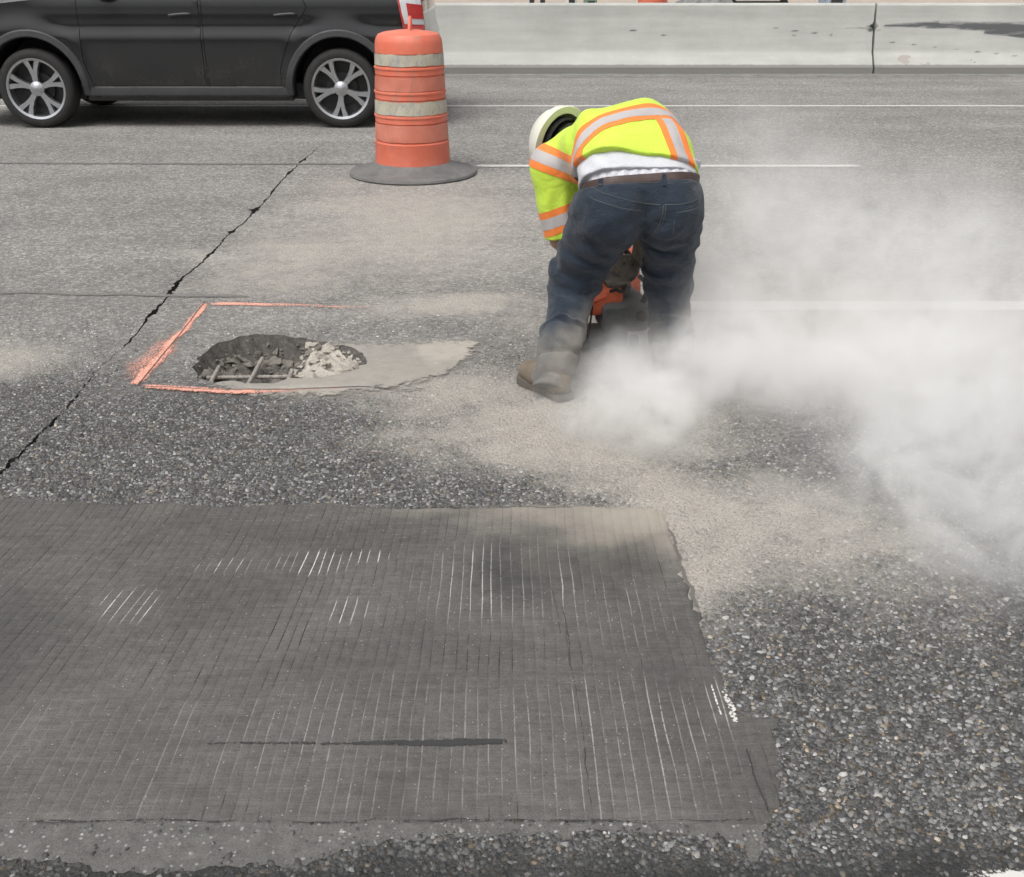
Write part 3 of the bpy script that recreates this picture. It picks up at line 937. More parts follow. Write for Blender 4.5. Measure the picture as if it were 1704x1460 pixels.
# dry mortar patch round the hole
MO = jitter_loop([G(*p) for p in [(455, 561), (560, 568), (640, 567), (720, 564), (812, 560), (818, 574), (795, 602), (770, 622), (715, 643), (640, 657), (560, 665), (480, 669),
                                  (415, 665), (352, 656), (335, 641), (330, 625), (400, 590)]], .04, .018, 77, 10)
mx = np.arange(-1.5, .0, .03); my = np.arange(3.9, 4.9, .03)
MX, MY = np.meshgrid(mx, my)
mp = np.stack([MX.ravel(), MY.ravel()], 1)
mp = mp[inpoly(mp[:, 0], mp[:, 1], MO) & ~inpoly(mp[:, 0], mp[:, 1], POT)]
V2, T = cdt(mp, [MO, POT])
cen = V2[T].mean(1)
V2, T = compact(V2, T[inpoly(cen[:, 0], cen[:, 1], MO) & ~inpoly(cen[:, 0], cen[:, 1], POT)])
pale = np.zeros(len(V2))
for e in (ell(670, 830, 556, 615, 1.0), ell(360, 660, 640, 668, .62)):
    pale = np.maximum(pale, e[4] * (1 - sstep(.4, 1.1, np.sqrt(((V2[:, 0]-e[0])/e[2])**2 + ((V2[:, 1]-e[1])/e[3])**2))))
mz = .0062 + .0012 * (fbm(V2[:, 0]*14, V2[:, 1]*14, 0, 9, 3) - .5)
MOa = np.array(resample([Vector(p) for p in MO], .02))[:, :2]
mdist = np.sqrt(((V2[:, None, :] - MOa[None]) ** 2).sum(2)).min(1)
mfilm = np.clip(mdist / .20, 0, 1)
mz = .0012 + (mz - .0012) * np.clip(mdist / .03, 0, 1)
o = mesh_obj('mortar_patch', np.column_stack([V2, mz]), T, M['mortar'], smooth=True, attrs={'film': mfilm, 'pale': pale, 'dust': dustf(V2[:, 0], V2[:, 1]) * .55})
under(pot, o)

# ------------------------------------------------------------------ tined concrete slab in the foreground
XR = [G(*p) for p in [(1105, 846), (1112, 885), (1130, 940), (1140, 968), (1162, 1015), (1175, 1060), (1190, 1110), (1204, 1160), (1212, 1184), (1292, 1186), (1284, 1215), (1286, 1250), (1292, 1290), (1298, 1345), (1284, 1368), (1272, 1380)]]
xr_y = np.array([p[1] for p in XR])[::-1]; xr_x = np.array([p[0] for p in XR])[::-1]
for i in range(1, len(xr_y)):
    if xr_y[i] <= xr_y[i-1]: xr_y[i] = xr_y[i-1] + .004
def xr(Y):
    return np.interp(Y, xr_y, xr_x) + .022 * (fbm(Y * 26, Y * 0, 0, 90, 4) - .5) * 2
TOPL = [G(*p) for p in [(-500, 826), (0, 830), (180, 838), (360, 842), (520, 838), (700, 846), (860, 842), (1000, 846), (1110, 850)]]
def ytop(x):
    return np.interp(x, [p[0] for p in TOPL], [p[1] for p in TOPL]) + .028 * (fbm(x * 6, x * 0, 0, 93, 5) - .5) * 2
def ybot(x):
    return 1.705 + .012 * (fbm(x * 10, x * 0, 0, 95, 4) - .5) * 2
SP = .0292
us, gz, gm = [], [], []
_gr = np.random.RandomState(12)
uu = -2.45
while uu < .72:
    wv = _gr.uniform(.7, 1.25); gs = _gr.choice([.5, .8, 1.0, 1.2, 1.3])
    for off, z, g in ((-.0020, 0, 0), (-.0009 * wv, -.0006, .8), (0, -.0009, 1), (.0009 * wv, -.0006, .8), (.0020, 0, 0), (.0125, 0, 0)):
        us.append(uu + off); gz.append(z); gm.append(g * gs)
    uu += SP * _gr.uniform(.82, 1.18)
us = np.array(us); gz = np.array(gz); gm = np.array(gm)
NR = 130
vv = np.linspace(0, 1, NR)
U, Vv = np.meshgrid(us, vv)
Y0 = ybot(np.minimum(U, .6)) + (ytop(np.minimum(U, .5)) - ybot(np.minimum(U, .6))) * Vv
Xs = U + .0035 * (fbm(U * 40, Y0 * 5, 0, 97, 3) - .5) * 2 + .02 * (fbm(U * 1.2, Y0 * 1.6, 0, 96, 3) - .5)
Xs = Xs + (.10 * sstep(2.0, 3.1, Y0) * sstep(.2, -1.4, U)) + .035 * (Y0 - 1.7) * -1 * .3
edge = xr(Y0[:, :1])
over = Xs > edge
Xs = np.minimum(Xs, edge)
Z = .0052 + np.where(over, 0, gz[None, :]) * (.1 + 1.0 * vnoise(U * 50, Y0 * 6, 0, 99)) + .0025 * (fbm(Xs * 3, Y0 * 3, 0, 88, 3) - .5)
Z = np.where(over, .0012, Z); Z[0] = .0022; Z[-1] = .0012
GM = np.where(over, 0, gm[None, :]) * np.ones_like(U)
LIME = [ell(300, 480, 920, 965, .85), ell(430, 600, 912, 962, 1.0), ell(560, 670, 915, 940, 1.0), ell(140, 290, 970, 1045, 1.0), ell(530, 650, 985, 1050, .9), ell(640, 1050, 880, 1070, .75),
        ell(-250, 520, 1130, 1420, .46), ell(300, 950, 1090, 1420, .56), ell(750, 1300, 1090, 1420, .62), ell(1160, 1225, 1130, 1230, 1.0), ell(900, 1160, 930, 1120, .5)]
lime = np.zeros_like(Xs)
wx = Xs + .05 * (fbm(Xs*5, Y0*5, 0, 33, 4) - .5); wy = Y0 + .10 * (fbm(Xs*5, Y0*5, 5, 35, 4) - .5)
for e in LIME:
    lime = np.maximum(lime, e[4] * (1 - sstep(.5, 1.15, np.sqrt(((wx-e[0])/e[2])**2 + ((wy-e[1])/e[3])**2))))
lime *= .62 + .75 * fbm(Xs * 34, Y0 * 3, 0, 37, 3)
SD = [ell(760, 1300, 780, 930, .74), ell(920, 1260, 820, 1010, .6), ell(500, 1000, 800, 890, .4), ell(-200, 700, 780, 885, .2)]
sd = np.zeros_like(Xs)
for e in SD:
    qx = Xs + .5 * (fbm(Xs*2.2, Y0*2.2, 0, 133, 4) - .5); qy = Y0 + .35 * (fbm(Xs*2.2, Y0*3, 5, 135, 4) - .5)
    sd = np.maximum(sd, e[4] * (1 - sstep(.1, 1.5, np.sqrt(((qx-e[0])/e[2])**2 + ((qy-e[1])/e[3])**2))))
V = np.stack([Xs.ravel(), Y0.ravel(), Z.ravel()], 1)
nc = len(us)
idx = np.arange(NR * nc).reshape(NR, nc)
F_ = np.stack([idx[:-1, :-1].ravel(), idx[:-1, 1:].ravel(), idx[1:, 1:].ravel(), idx[1:, :-1].ravel()], 1)
dead = over[:-1, :-1].ravel() & over[1:, :-1].ravel()
F_ = F_[~dead]
stn = np.zeros_like(Xs)
for e in (ell(820, 1040, 885, 1000, .55), ell(-200, 140, 960, 1260, .38), ell(560, 900, 1040, 1180, .22), ell(1040, 1220, 1040, 1180, .3)):
    stn = np.maximum(stn, e[4] * (1 - sstep(.0, 1.3, np.sqrt(((qx-e[0])/e[2])**2 + ((qy-e[1])/e[3])**2))))
V, F_, a1, a2, a3, a4 = compact(V, F_, GM.ravel(), lime.ravel(), sd.ravel(), stn.ravel())
slab = thing('concrete_patch', 'dark grey concrete road patch with raked grooves in the foreground', 'road patch', (-.5, 2.3, 0))
o = mesh_obj('slab_surface', V, F_, M['patch'], smooth=False, attrs={'groove': a1, 'lime': a2, 'dust': a3, 'crack': a4})
under(slab, o)
# ragged skirt of slurry along its front edge
SM = jitter_loop([G(*p) for p in [(-160, 1366), (600, 1366), (1268, 1368), (1274, 1385), (1270, 1424), (1252, 1432), (1235, 1405), (1180, 1392), (1080, 1386), (980, 1380), (945, 1398), (905, 1386), (860, 1388),
                                  (740, 1392), (640, 1402), (560, 1420), (505, 1444), (420, 1440), (330, 1446), (200, 1456), (130, 1438), (0, 1428), (-160, 1424)]], .008, .016, 101, 55)
V2, T = cdt([], [SM])
cen = V2[T].mean(1)
V2, T = compact(V2, T[inpoly(cen[:, 0], cen[:, 1], SM)])
o = mesh_obj('slurry_skirt', np.column_stack([V2, np.full(len(V2), .0016)]), T, M['ragged'])
under(slab, o)
# cracks and marks on the slab
def smark(name, line, hw, mat, z, **k):
    strip(name, [G(*p) for p in line], hw, mat, z=z, parent=slab, **k)
smark('crack', [(934, 1010), (945, 1060), (950, 1110), (962, 1170), (972, 1240), (978, 1300), (986, 1368)], [.0014, .0024, .002, .001, .0018, .002, .001], M['tar'], .0064, step=.01, cross=5, wob=.004, film=[.5, .9, .6, .9, .3, .8, .4, .85, .3, .7], dust=0.0)
smark('crack', [(912, 968), (925, 1010), (934, 1060)], .0012, M['tar'], .0064, step=.01, cross=5, wob=.003, film=.6, dust=0.0)
smark('crack', [(1240, 1245), (1252, 1290), (1268, 1330), (1282, 1362)], .0028, M['tar'], .0064, step=.01, cross=5, wob=.004, film=.9, dust=0.0)
smark('crack', [(0, 1370), (120, 1371), (300, 1368), (430, 1370), (560, 1371), (720, 1368), (900, 1371), (1080, 1369), (1270, 1371)], [.001, .003, .002, .001, .003, .002, .0035, .001, .003], M['tar'], .0066, step=.012, cross=5, wob=.008, film=[.3, .8, .2, .75, .3, .8, .25, .8, .3, .7, .4, .8, .3], dust=0.0, seed=8)
smark('crack', [(1112, 880), (1124, 915), (1138, 955), (1152, 990), (1166, 1018)], [.004, .007, .006, .009, .006], M['tar'], .0064, step=.01, cross=5, wob=.01, film=.85, dust=.25, seed=12)
smark('crack', [(540, 846), (640, 848), (740, 845), (860, 846), (960, 848)], .004, M['tar'], .0064, step=.012, cross=5, wob=.008, film=.7, dust=.2, seed=14)
smark('tar_streak', [(334, 1242), (400, 1241), (480, 1241), (580, 1241), (660, 1240), (760, 1239), (848, 1238)], [.005, .005, .006, .007, .012, .015, .010], M['tar'], .0068, step=.012, cross=9, wob=.004, film=[.35, .55, .45, .6, .7, .95, 1.05, .95], dust=0.0)
smark('lime_streak', [(1180, 1132), (1190, 1165), (1204, 1205)], [.003, .004, .003], M['stain'], .0066, step=.01, cross=7, film=.8, dust=0.0)
smark('lime_streak', [(1196, 1110), (1206, 1160), (1216, 1185), (1234, 1222)], [.005, .009, .015, .007], M['stain'], .0068, step=.01, cross=9, film=[.4, .6, .85, .7], dust=0.15, wob=.01)

# ------------------------------------------------------------------ loose-looking chips standing proud of the binder (far too many to count)
def stones():
    r = np.random.RandomState(21)
    sp = .0110
    xs = np.arange(-2.8, 2.8, sp); ys = np.arange(1.38, 5.3, sp)
    A, B = np.meshgrid(xs, ys)
    A = A + (np.arange(len(ys)) % 2)[:, None] * sp * .5
    x = (A + r.uniform(-.42, .42, A.shape) * sp).ravel(); y = (B + r.uniform(-.42, .42, B.shape) * sp).ravel()
    zc = y * _C + CAM_H * _S
    k = np.abs(x) < zc * .52 + .05
    dens = .93 - .93 * sstep(3.5, 5.3, y)
    clump = fbm(x * 14, y * 14, 0, 111, 3)
    k &= r.rand(len(x)) < dens * (.62 + .75 * clump)
    x, y = x[k], y[k]
    jx = r.normal(0, .006, len(x)); jy = r.normal(0, .006, len(x))
    ex = (x < xr(y) + jx) & (y > ybot(x) - .002) & (y < ytop(x) + jy)
    ex |= (inpoly(x + jx * 3.2, y + jy * 3.2, SM) & (r.rand(len(x)) < .86)) | inpoly(x, y, POT) | inpoly(x, y, MO) | inpoly(x, y, CRK)
    ex |= (np.abs(x + 1.53) < .11) & (y > 4.02) & (y < 5.3)
    ex |= (y > 4.0) & (y < 4.17) & (x > -1.62) & (x < -.5)
    # bald spots of binder beside the slab corner
    for bx, by, ra, rb in (G(1350, 1345) + (.055, .03), G(1240, 1180) + (.05, .03), G(1290, 1215) + (.03, .03), G(1700, 1290) + (.05, .04), G(1215, 1050) + (.05, .04)):
        ex |= ((x - bx) / ra) ** 2 + ((y - by) / rb) ** 2 < .6 + .8 * clump[k]
    tar = tarf(x, y)
    ex |= r.rand(len(x)) < tar * .62
    x, y = x[~ex], y[~ex]
    N = len(x)
    size = .0060 * np.exp(np.clip(r.normal(0, .30, N), -.7, .6)) * (1 - .25 * sstep(3.4, 4.6, y))
    asp = r.uniform(.55, .95, N)
    rot = r.uniform(0, math.pi, N)
    hgt = size * r.uniform(.15, .55, N) * (1 - .55 * dustf(x, y))
    m = 6
    ang = (np.arange(m)[None, :] + r.uniform(-.3, .3, (N, m))) * 2 * math.pi / m
    rad = r.uniform(.72, 1.15, (N, m))
    px = np.cos(ang) * rad * size[:, None]; py = np.sin(ang) * rad * (size * asp)[:, None]
    c, s = np.cos(rot)[:, None], np.sin(rot)[:, None]
    qx, qy = px * c - py * s, px * s + py * c
    base = np.stack([x[:, None] + qx, y[:, None] + qy, np.full((N, m), -.0012)], 2)
    sh = r.uniform(.52, .85, (N, 1))
    tilt = r.normal(0, .32, (N, 2))
    offx, offy = r.normal(0, .1, N) * size, r.normal(0, .1, N) * size
    tz = hgt[:, None] + (qx * tilt[:, :1] + qy * tilt[:, 1:]) * sh
    top = np.stack([x[:, None] + qx * sh + offx[:, None], y[:, None] + qy * sh + offy[:, None], np.maximum(tz, .0006)], 2)
    Vt = np.concatenate([base, top], 1).reshape(-1, 3)
    b0 = (np.arange(N) * 2 * m)[:, None]
    i = np.arange(m); j = (i + 1) % m
    sides = np.stack([i, j, j + m, i + m], 1)
    tp = np.array([[m, m+1, m+2, m+3], [m, m+3, m+4, m+5]])
    F_ = (b0[:, :, None] + np.concatenate([sides, tp])[None]).reshape(-1, 4)
    u = r.rand(N)
    g = np.interp(u, [0, .22, .5, .75, .92, 1], [.034, .062, .10, .155, .25, .45])
    tint = np.ones((N, 3)) * np.array([1.0, .98, .94])
    warm = r.rand(N) < .03
    tint[warm] = np.array([1.14, 1.0, .80]); g[warm] = np.maximum(g[warm], .2)
    pink = r.rand(N) < .02
    tint[pink] = np.array([1.12, .97, .88])
    cool = r.rand(N) < .15
    tint[cool] = np.array([.98, .99, .99])
    g = g * (1 - .45 * tarf(x, y))
    g = g * (1 + .7 * wornf(x, y)).clip(0, 1.6)
    col = np.ones((N, 4)); col[:, :3] = np.clip(g[:, None] * tint, 0, .8)
    col = np.repeat(col, 2*m, 0)
    d = np.repeat(dustf(x, y), 2*m)
    o = mesh_obj('road_gravel', Vt, F_, M['stone'], attrs={'tone': col, 'dust': d})
    tag(o, 'countless grey stone chips set in the dark road binder', kind='stuff')
    return N
NSTONES = stones()
print('stones', NSTONES)
# ------------------------------------------------------------------ concrete median barrier (safety shape), two cast lengths with an open joint
BY = 15.95
BJ = 5.02                                   # the joint's place along the road
def barrier(x0, x1, label, seed, jagged):
    prof = [(0.0, 0.0), (0.0, .095), (.012, .11), (.14, .29), (.19, .50), (.225, .72), (.235, .885), (.25, .905), (.27, .912), (.38, .912), (.40, .905), (.415, .885), (.65, .075), (.65, 0)]
    # densify the visible front
    pr = []
    for i in range(len(prof) - 1):
        (a, b), (c, d) = prof[i], prof[i+1]
        k = max(1, int(math.hypot(c-a, d-b) / .03)) if i < 10 else 1
        pr += [(a + (c-a)*j/k, b + (d-b)*j/k) for j in range(k)]
    pr.append(prof[-1])
    xs = np.concatenate([[x0], np.arange(max(x0, -6.5), min(x1, 8.5), .045)[1:], [x1]]) if True else None
    xs = np.unique(np.clip(xs, x0, x1))
    m, n = len(xs), len(pr)
    P = np.array(pr)
    X = np.repeat(xs[:, None], n, 1); Y = BY + np.repeat(P[None, :, 0], m, 0); Z = np.repeat(P[None, :, 1], m, 0)
    # chipped end at the joint
    if jagged:
        e = .012 * (fbm(Z[0] * 14, Z[0] * 0, 0, seed, 3) - .2) + .045 * np.exp(-((Z[0] - .625) / .028) ** 2)
        if jagged < 0: X[-1] -= e
        else: X[0] += e
    Y = Y + .004 * (fbm(X * 1.3, Z * 3, 0, seed + 1, 3) - .5)
    def lin(p0, p1, w0, w1):
        ax, az = p0; bx, bz = p1
        t = np.clip(((X-ax)*(bx-ax) + (Z-az)*(bz-az)) / ((bx-ax)**2 + (bz-az)**2), 0, 1)
        d = np.hypot(X - ax - t*(bx-ax), Z - az - t*(bz-az))
        w = w0 + (w1 - w0) * t
        return np.clip(1.15 - d / w, 0, 1) * ((t > 0.001) & (t < .999) | (d < w * .6))
    def wp(px, py):
        a = at(px, py, BY + .2)
        return (a.x, a.z)
    sk = np.zeros_like(X)
    for a, b, w0, w1, s in [((1470, 44), (1560, 40), .03, .07, .95), ((1540, 42), (1720, 44), .07, .09, .9), ((1600, 44), (1760, 50), .06, .13, 1.15), ((1640, 55), (1760, 63), .03, .07, 1.1), ((1330, 49), (1400, 48), .012, .016, .8),
                            ((1282, 46), (1385, 59), .011, .012, .78), ((1478, 70), (1700, 94), .008, .008, .75), ((1350, 37), (1372, 36), .012, .012, .6), ((1400, 47), (1450, 46), .02, .03, .62),
                            ((1288, 29), (1296, 29), .018, .018, .9), ((1316, 60), (1325, 60), .018, .018, .9), ((1382, 54), (1388, 52), .02, .02, .9), ((1045, 50), (1066, 53), .016, .016, .85), ((1095, 58), (1125, 62), .01, .012, .8), ((932, 36), (934, 42), .012, .012, .7),
                            ((1680, 14), (1684, 18), .015, .015, .8), ((1608, 98), (1616, 102), .015, .02, .7)]:
        sk = np.maximum(sk, s * lin(wp(*a), wp(*b), w0, w1))
    sp = np.zeros_like(X)
    for px, py, ra, rb, s in [(1500, 98, .12, .085, 1.0), (1535, 104, .12, .04, .8), (1440, 46, .13, .03, .95), (1462, 50, .07, .03, .95)]:
        c = wp(px, py)
        sp = np.maximum(sp, s * np.exp(-((X-c[0])/ra)**2 - ((Z-c[1])/rb)**2))
    c = wp(1449, 47)
    sk = np.maximum(sk, 1.2 * np.exp(-((X-c[0])/.045)**4 - ((Z-c[1])/.05)**4))
    dirt = (1 - sstep(.10, .15, Z)) * 1.0 + .22 * (1 - sstep(.1, .45, Z))
    dirt = np.maximum(dirt, .8 * np.exp(-((X-BJ)/.012)**2)) if jagged else dirt
    idx = np.arange(m * n).reshape(m, n)
    F_ = np.stack([idx[:-1, :-1].ravel(), idx[1:, :-1].ravel(), idx[1:, 1:].ravel(), idx[:-1, 1:].ravel()], 1)
    F_ = [tuple(f) for f in F_] + [tuple(idx[0, ::-1]), tuple(idx[-1])]
    o = mesh_obj('concrete_barrier', np.stack([X.ravel(), Y.ravel(), Z.ravel()], 1), F_, M['barrier'], attrs={'scrape': sk.ravel(), 'spall': sp.ravel(), 'dirt': dirt.ravel()})
    o.data.polygons.foreach_set('use_smooth', np.ones(len(o.data.polygons), dtype=bool))
    o.data.set_sharp_from_angle(angle=math.radians(30))
    return tag(o, label, 'barrier', 'cast lengths of the median barrier')
barrier(-30, BJ - .012, 'long pale concrete barrier length behind the dark car and the worker', 5, -1)
barrier(BJ + .012, 34, 'pale concrete barrier length with long black tyre scrapes', 9, 1)
# grimy channel at the barrier's foot
tag(mesh_obj('gutter', [(-60, 15.62, .004), (60, 15.62, .004), (60, 15.96, .012), (-60, 15.96, .012)], [(0, 1, 2, 3)], M['gutter']), 'dirty dark strip along the foot of the concrete barrier', kind='structure')

# ------------------------------------------------------------------ traffic drum
def drum(loc, label, group=None, detailed=True):
    t = thing('traffic_drum', label, 'traffic drum', loc, group)
    zs = lambda py: at(682, py, 8.40).z
    zr = {k: zs(v) for k, v in dict(bot=285, r1=243, f1b=240, f1t=212, r2=198, w1b=196, w1t=172, r3=158, f2b=157, f2t=133, r4=117, w2b=115, w2t=92, sh=68, top=57).items()}
    base = zr['bot']
    def rad(z):
        return .288 - (.288 - .250) * (z - base) / (zr['sh'] - base)
    P = []
    def seg(z, dr=0.0): P.append((rad(z) + dr, z))
    seg(base - .03, .004); seg(base, .004)
    seg(zr['r1'] - .012, .004); seg(zr['r1'] - .004, .007); seg(zr['r1'] + .006, .004); seg(zr['r1'] + .010, -.006)
    for k in ('r2', 'r3', 'r4'):
        z = zr[k]
        seg(z - .052, -.004); seg(z - .046, .001); seg(z - .012, .002); seg(z - .006, .009); seg(z + .006, .009); seg(z + .012, -.003)
    seg(zr['w2t'] - .004, -.005); seg(zr['w2t'], .002)
    seg(zr['sh'] - .03, .001); seg(zr['sh'], -.004)
    P.append((rad(zr['sh']) - .022, zr['sh'] + .028)); P.append((rad(zr['sh']) - .06, zr['sh'] + .042)); P.append((.10, zr['sh'] + .055)); P.append((0.0005, zr['sh'] + .058))
    MB().lathe(P, (0, 0, 0), 64, cap=False).build('body', M['drum_orange'], t, True, world=False)
    def band(z0, z1, mat, dr, wav):
        vs, fs = [], []
        nseg, nz = 96, 5
        for i in range(nseg):
            a = 2 * math.pi * i / nseg
            for k in range(nz):
                z = z0 + (z1 - z0) * k / (nz - 1)
                w = wav * (vnoise(np.array([i * .35]), np.array([k * 1.0]), 0, int(z0 * 1000))[0] - .5)
                zz_ = z + (.007 * (vnoise(np.array([i * .5]), np.array([0.0]), 0, int(z * 900))[0] - .5) if k in (0, nz - 1) else 0)
                r = rad(zz_) + dr + w
                vs.append((r * math.cos(a), r * math.sin(a), zz_))
        for i in range(nseg):
            j = (i + 1) % nseg
            for k in range(nz - 1):
                fs.append((i*nz+k, j*nz+k, j*nz+k+1, i*nz+k+1))
        mesh_obj('reflective_band', vs, fs, mat, t, True)
    band(zr['f1b'] + .006, zr['r2'] - .055, M['band_orange'], .0035, .002)
    band(zr['w1b'] + .008, zr['r3'] - .058, M['band_white'], .0045, .004)
    band(zr['f2b'] + .012, zr['r4'] - .058, M['band_orange'], .0035, .002)
    band(zr['w2b'] + .012, zr['w2t'] - .002, M['band_white'], .0045, .003)
    # lifting handle: a thick loop on the lid
    zt = zr['sh'] + .045
    loop = smooth_path([(.015, -.07, zt - .01), (.015, -.055, zt + .035), (.015, -.012, zt + .092), (.015, .030, zt + .088), (.015, .06, zt + .03), (.015, .075, zt - .01)], 6)
    MB().tube(loop, .0125, 10).build('handle', M['drum_orange'], t, True, world=False)
    MB().lathe([(.030, -.01), (.028, .012), (.012, .018), (.0005, .018)], (.015, -.07, zt - .012), 14, cap=False).build('handle_boss', M['drum_orange'], t, True, world=False)
    # rubber ballast ring
    MB().lathe([(.27, .012), (.492, .004), (.498, .012), (.492, .028), (.43, .040), (.36, .062), (.315, .085), (.300, .098), (.285, .100), (.27, .09), (.27, .012)], (0, 0, 0), 72, cap=False).build('rubber_base', M['rubber'], t, True, world=False)
    return t
dg = G(682, 290)
drum((dg[0] + .025, 8.68, 0), 'faded orange traffic drum with worn pale bands on a black rubber base')

# ------------------------------------------------------------------ dark sport utility car in the far lane
def build_car():
    X0 = -1.654; XF = -4.60; YN = 11.02; HWID = .945; YC = YN + HWID
    car = thing('car', 'dark sport utility car in the far lane beside the concrete barrier', 'car', (-3.1, YC, 0))
    WR, AR, ZW = .368, .465, .368
    ARX = (XF, X0)
    upper = [(-5.50, .30), (-5.585, .42), (-5.60, .62), (-5.57, .80), (-5.50, .95), (-5.36, 1.04), (-4.9, 1.13), (-4.30, 1.19), (-4.16, 1.21), (-3.88, 1.42), (-3.55, 1.64), (-3.34, 1.72), (-2.8, 1.775), (-2.0, 1.785), (-1.35, 1.76), (-1.02, 1.71),
             (-.90, 1.60), (-.74, 1.27), (-.69, 1.10), (-.665, .90), (-.61, .80), (-.60, .66), (-.62, .48), (-.70, .36)]
    upper = [(x if x < -1.1 else -1.1 + (x + 1.1) * .62, z) for x, z in upper]
    def arch(cx):
        a0 = math.asin((.31 - ZW) / AR)
        return [(cx + AR * math.cos(a), ZW + AR * math.sin(a) * 1.03) for a in np.linspace(a0, math.pi - a0, 22)]
    lower = [(-1.0, .30)] + arch(X0) + [(X0 - AR - .08, .285), (-3.1, .285), (XF + AR + .08, .285)] + arch(XF) + [(-5.2, .28)]
    outline = upper + lower
    def half(x, z):
        x = np.asarray(x, float); z = np.asarray(z, float)
        w = HWID - .02 + .025 * np.exp(-((z - .80) / .22) ** 2)
        w = w - .045 * sstep(.50, .28, z)
        w = w - .24 * np.clip((z - 1.16) / .62, 0, 1) ** 1.15
        w = w - .018 * np.exp(-((z - .93) / .045) ** 2) * sstep(-4.9, -4.4, x)
        w = w - .30 * np.clip((-5.02 - x) / .58, 0, 1) ** 2.2 - .24 * np.clip((x + 1.12) / .42, 0, 1) ** 2.4
        for cx in ARX:
            r = np.hypot(x - cx, (z - ZW) / 1.03)
            w = w + .030 * sstep(.66, .50, r) * sstep(1.15, .9, z)
        return np.minimum(w, HWID + .01)
    # window and door outlines
    wins = [[(-4.02, 1.245), (-3.52, 1.60), (-3.30, 1.66), (-2.98, 1.68), (-2.98, 1.225)], [(-2.90, 1.225), (-2.90, 1.685), (-2.15, 1.69), (-1.93, 1.30), (-2.0, 1.225)], [(-1.88, 1.24), (-2.02, 1.685), (-1.35, 1.66), (-1.08, 1.56), (-.98, 1.28)]]
    doors = [[(-4.02, .36), (-4.10, .62), (-4.10, 1.20), (-3.98, 1.225), (-2.95, 1.215), (-2.95, .36)], [(-2.93, .36), (-2.93, 1.215), (-1.98, 1.215), (-1.93, 1.10), (-2.10, .86), (-2.22, .55), (-2.22, .36)]]
    lamp = [(-1.09, 1.26), (-1.03, 1.06), (-.985, .915), (-.668, .905), (-.692, 1.10), (-.735, 1.26)]
    lamp_in = [(-1.055, 1.255), (-1.0, 1.06), (-.96, .955), (-.672, .945), (-.700, 1.10), (-.745, 1.255)]
    lamp_mid = [(-.93, 1.14), (-.90, 1.005), (-.679, .995), (-.694, 1.12)]
    lamp, lamp_in, lamp_mid = [[(x if x < -1.1 else -1.1 + (x + 1.1) * .62, z) for x, z in q] for q in (lamp, lamp_in, lamp_mid)]
    head = [(-5.55, .84), (-5.47, .97), (-5.05, 1.05), (-4.98, .95), (-5.25, .84)]
    trim = [(-4.12, .29), (-4.10, .36), (-2.22, .36), (-2.14, .29)]
    def shrink(poly, d):
        c = Vector((sum(p[0] for p in poly) / len(poly), sum(p[1] for p in poly) / len(poly)))
        out = []
        n = len(poly)
        for i in range(n):
            p, a, b = Vector(poly[i]), Vector(poly[i-1]), Vector(poly[(i+1) % n])
            n1 = Vector((-(p-a).y, (p-a).x)).normalized(); n2 = Vector((-(b-p).y, (b-p).x)).normalized()
            if n1.dot(c - p) < 0: n1 = -n1
            if n2.dot(c - p) < 0: n2 = -n2
            m = (n1 + n2)
            m = m / max(.4, m.length_squared) * 2
            out.append(tuple(p + m * d * .5 * 2 ** .5 if False else p + m * d * .5 * 1.0))
        return out
    doors_i = [shrink(d, .010) for d in doors]
    loops = [resample(l, .05) for l in [outline] + wins + doors + doors_i + [lamp, lamp_in, lamp_mid, head]]
    g = np.stack([a.ravel() for a in np.meshgrid(np.arange(-5.6, -.58, .055), np.arange(.29, 1.8, .045))], 1)
    g = g[inpoly(g[:, 0], g[:, 1], outline)]
    V2, T = cdt(g, loops)
    c = V2[T].mean(1)
    inside = inpoly(c[:, 0], c[:, 1], outline)
    T, c = T[inside], c[inside]
    cls = np.zeros(len(T), int)
    for k, w in enumerate(wins): cls[inpoly(c[:, 0], c[:, 1], w)] = 10 + k
    for k, (d, di) in enumerate(zip(doors, doors_i)):
        cls[inpoly(c[:, 0], c[:, 1], d)] = 30
        cls[inpoly(c[:, 0], c[:, 1], di)] = 20 + k
    cls[inpoly(c[:, 0], c[:, 1], lamp)] = 40
    cls[inpoly(c[:, 0], c[:, 1], lamp_in)] = 41
    cls[inpoly(c[:, 0], c[:, 1], lamp_mid)] = 42
    cls[inpoly(c[:, 0], c[:, 1], head)] = 50
    hw = half(V2[:, 0], V2[:, 1])
    for side in (-1, 1):
        def part(code, name, mat, inset=0.0, parent=car):
            t = T[np.isin(cls, code)]
            if len(t) == 0: return None
            v, f, h = compact(V2, t, hw)
            P = np.column_stack([v[:, 0], YC + side * (h - inset), v[:, 1]])
            f = f if side > 0 else f[:, ::-1]
            o = mesh_obj(name, P, f[:, ::-1] if side > 0 else f[:, ::-1], mat, smooth=True)
            bm = bmesh.new(); bm.from_mesh(o.data); bmesh.ops.recalc_face_normals(bm, faces=bm.faces)
            if sum(q.normal.y * q.calc_area() for q in bm.faces) * side < 0: bmesh.ops.reverse_faces(bm, faces=bm.faces)
            bm.to_mesh(o.data); bm.free()
            if parent is car: under(car, o)
            else:
                o.parent = parent
            return o
        part([0], 'body_side', M['paint'])
        part([30], 'panel_gap', M['seam'], .012)
        for k in range(3): part([10 + k], 'window', M['glass'], .012)
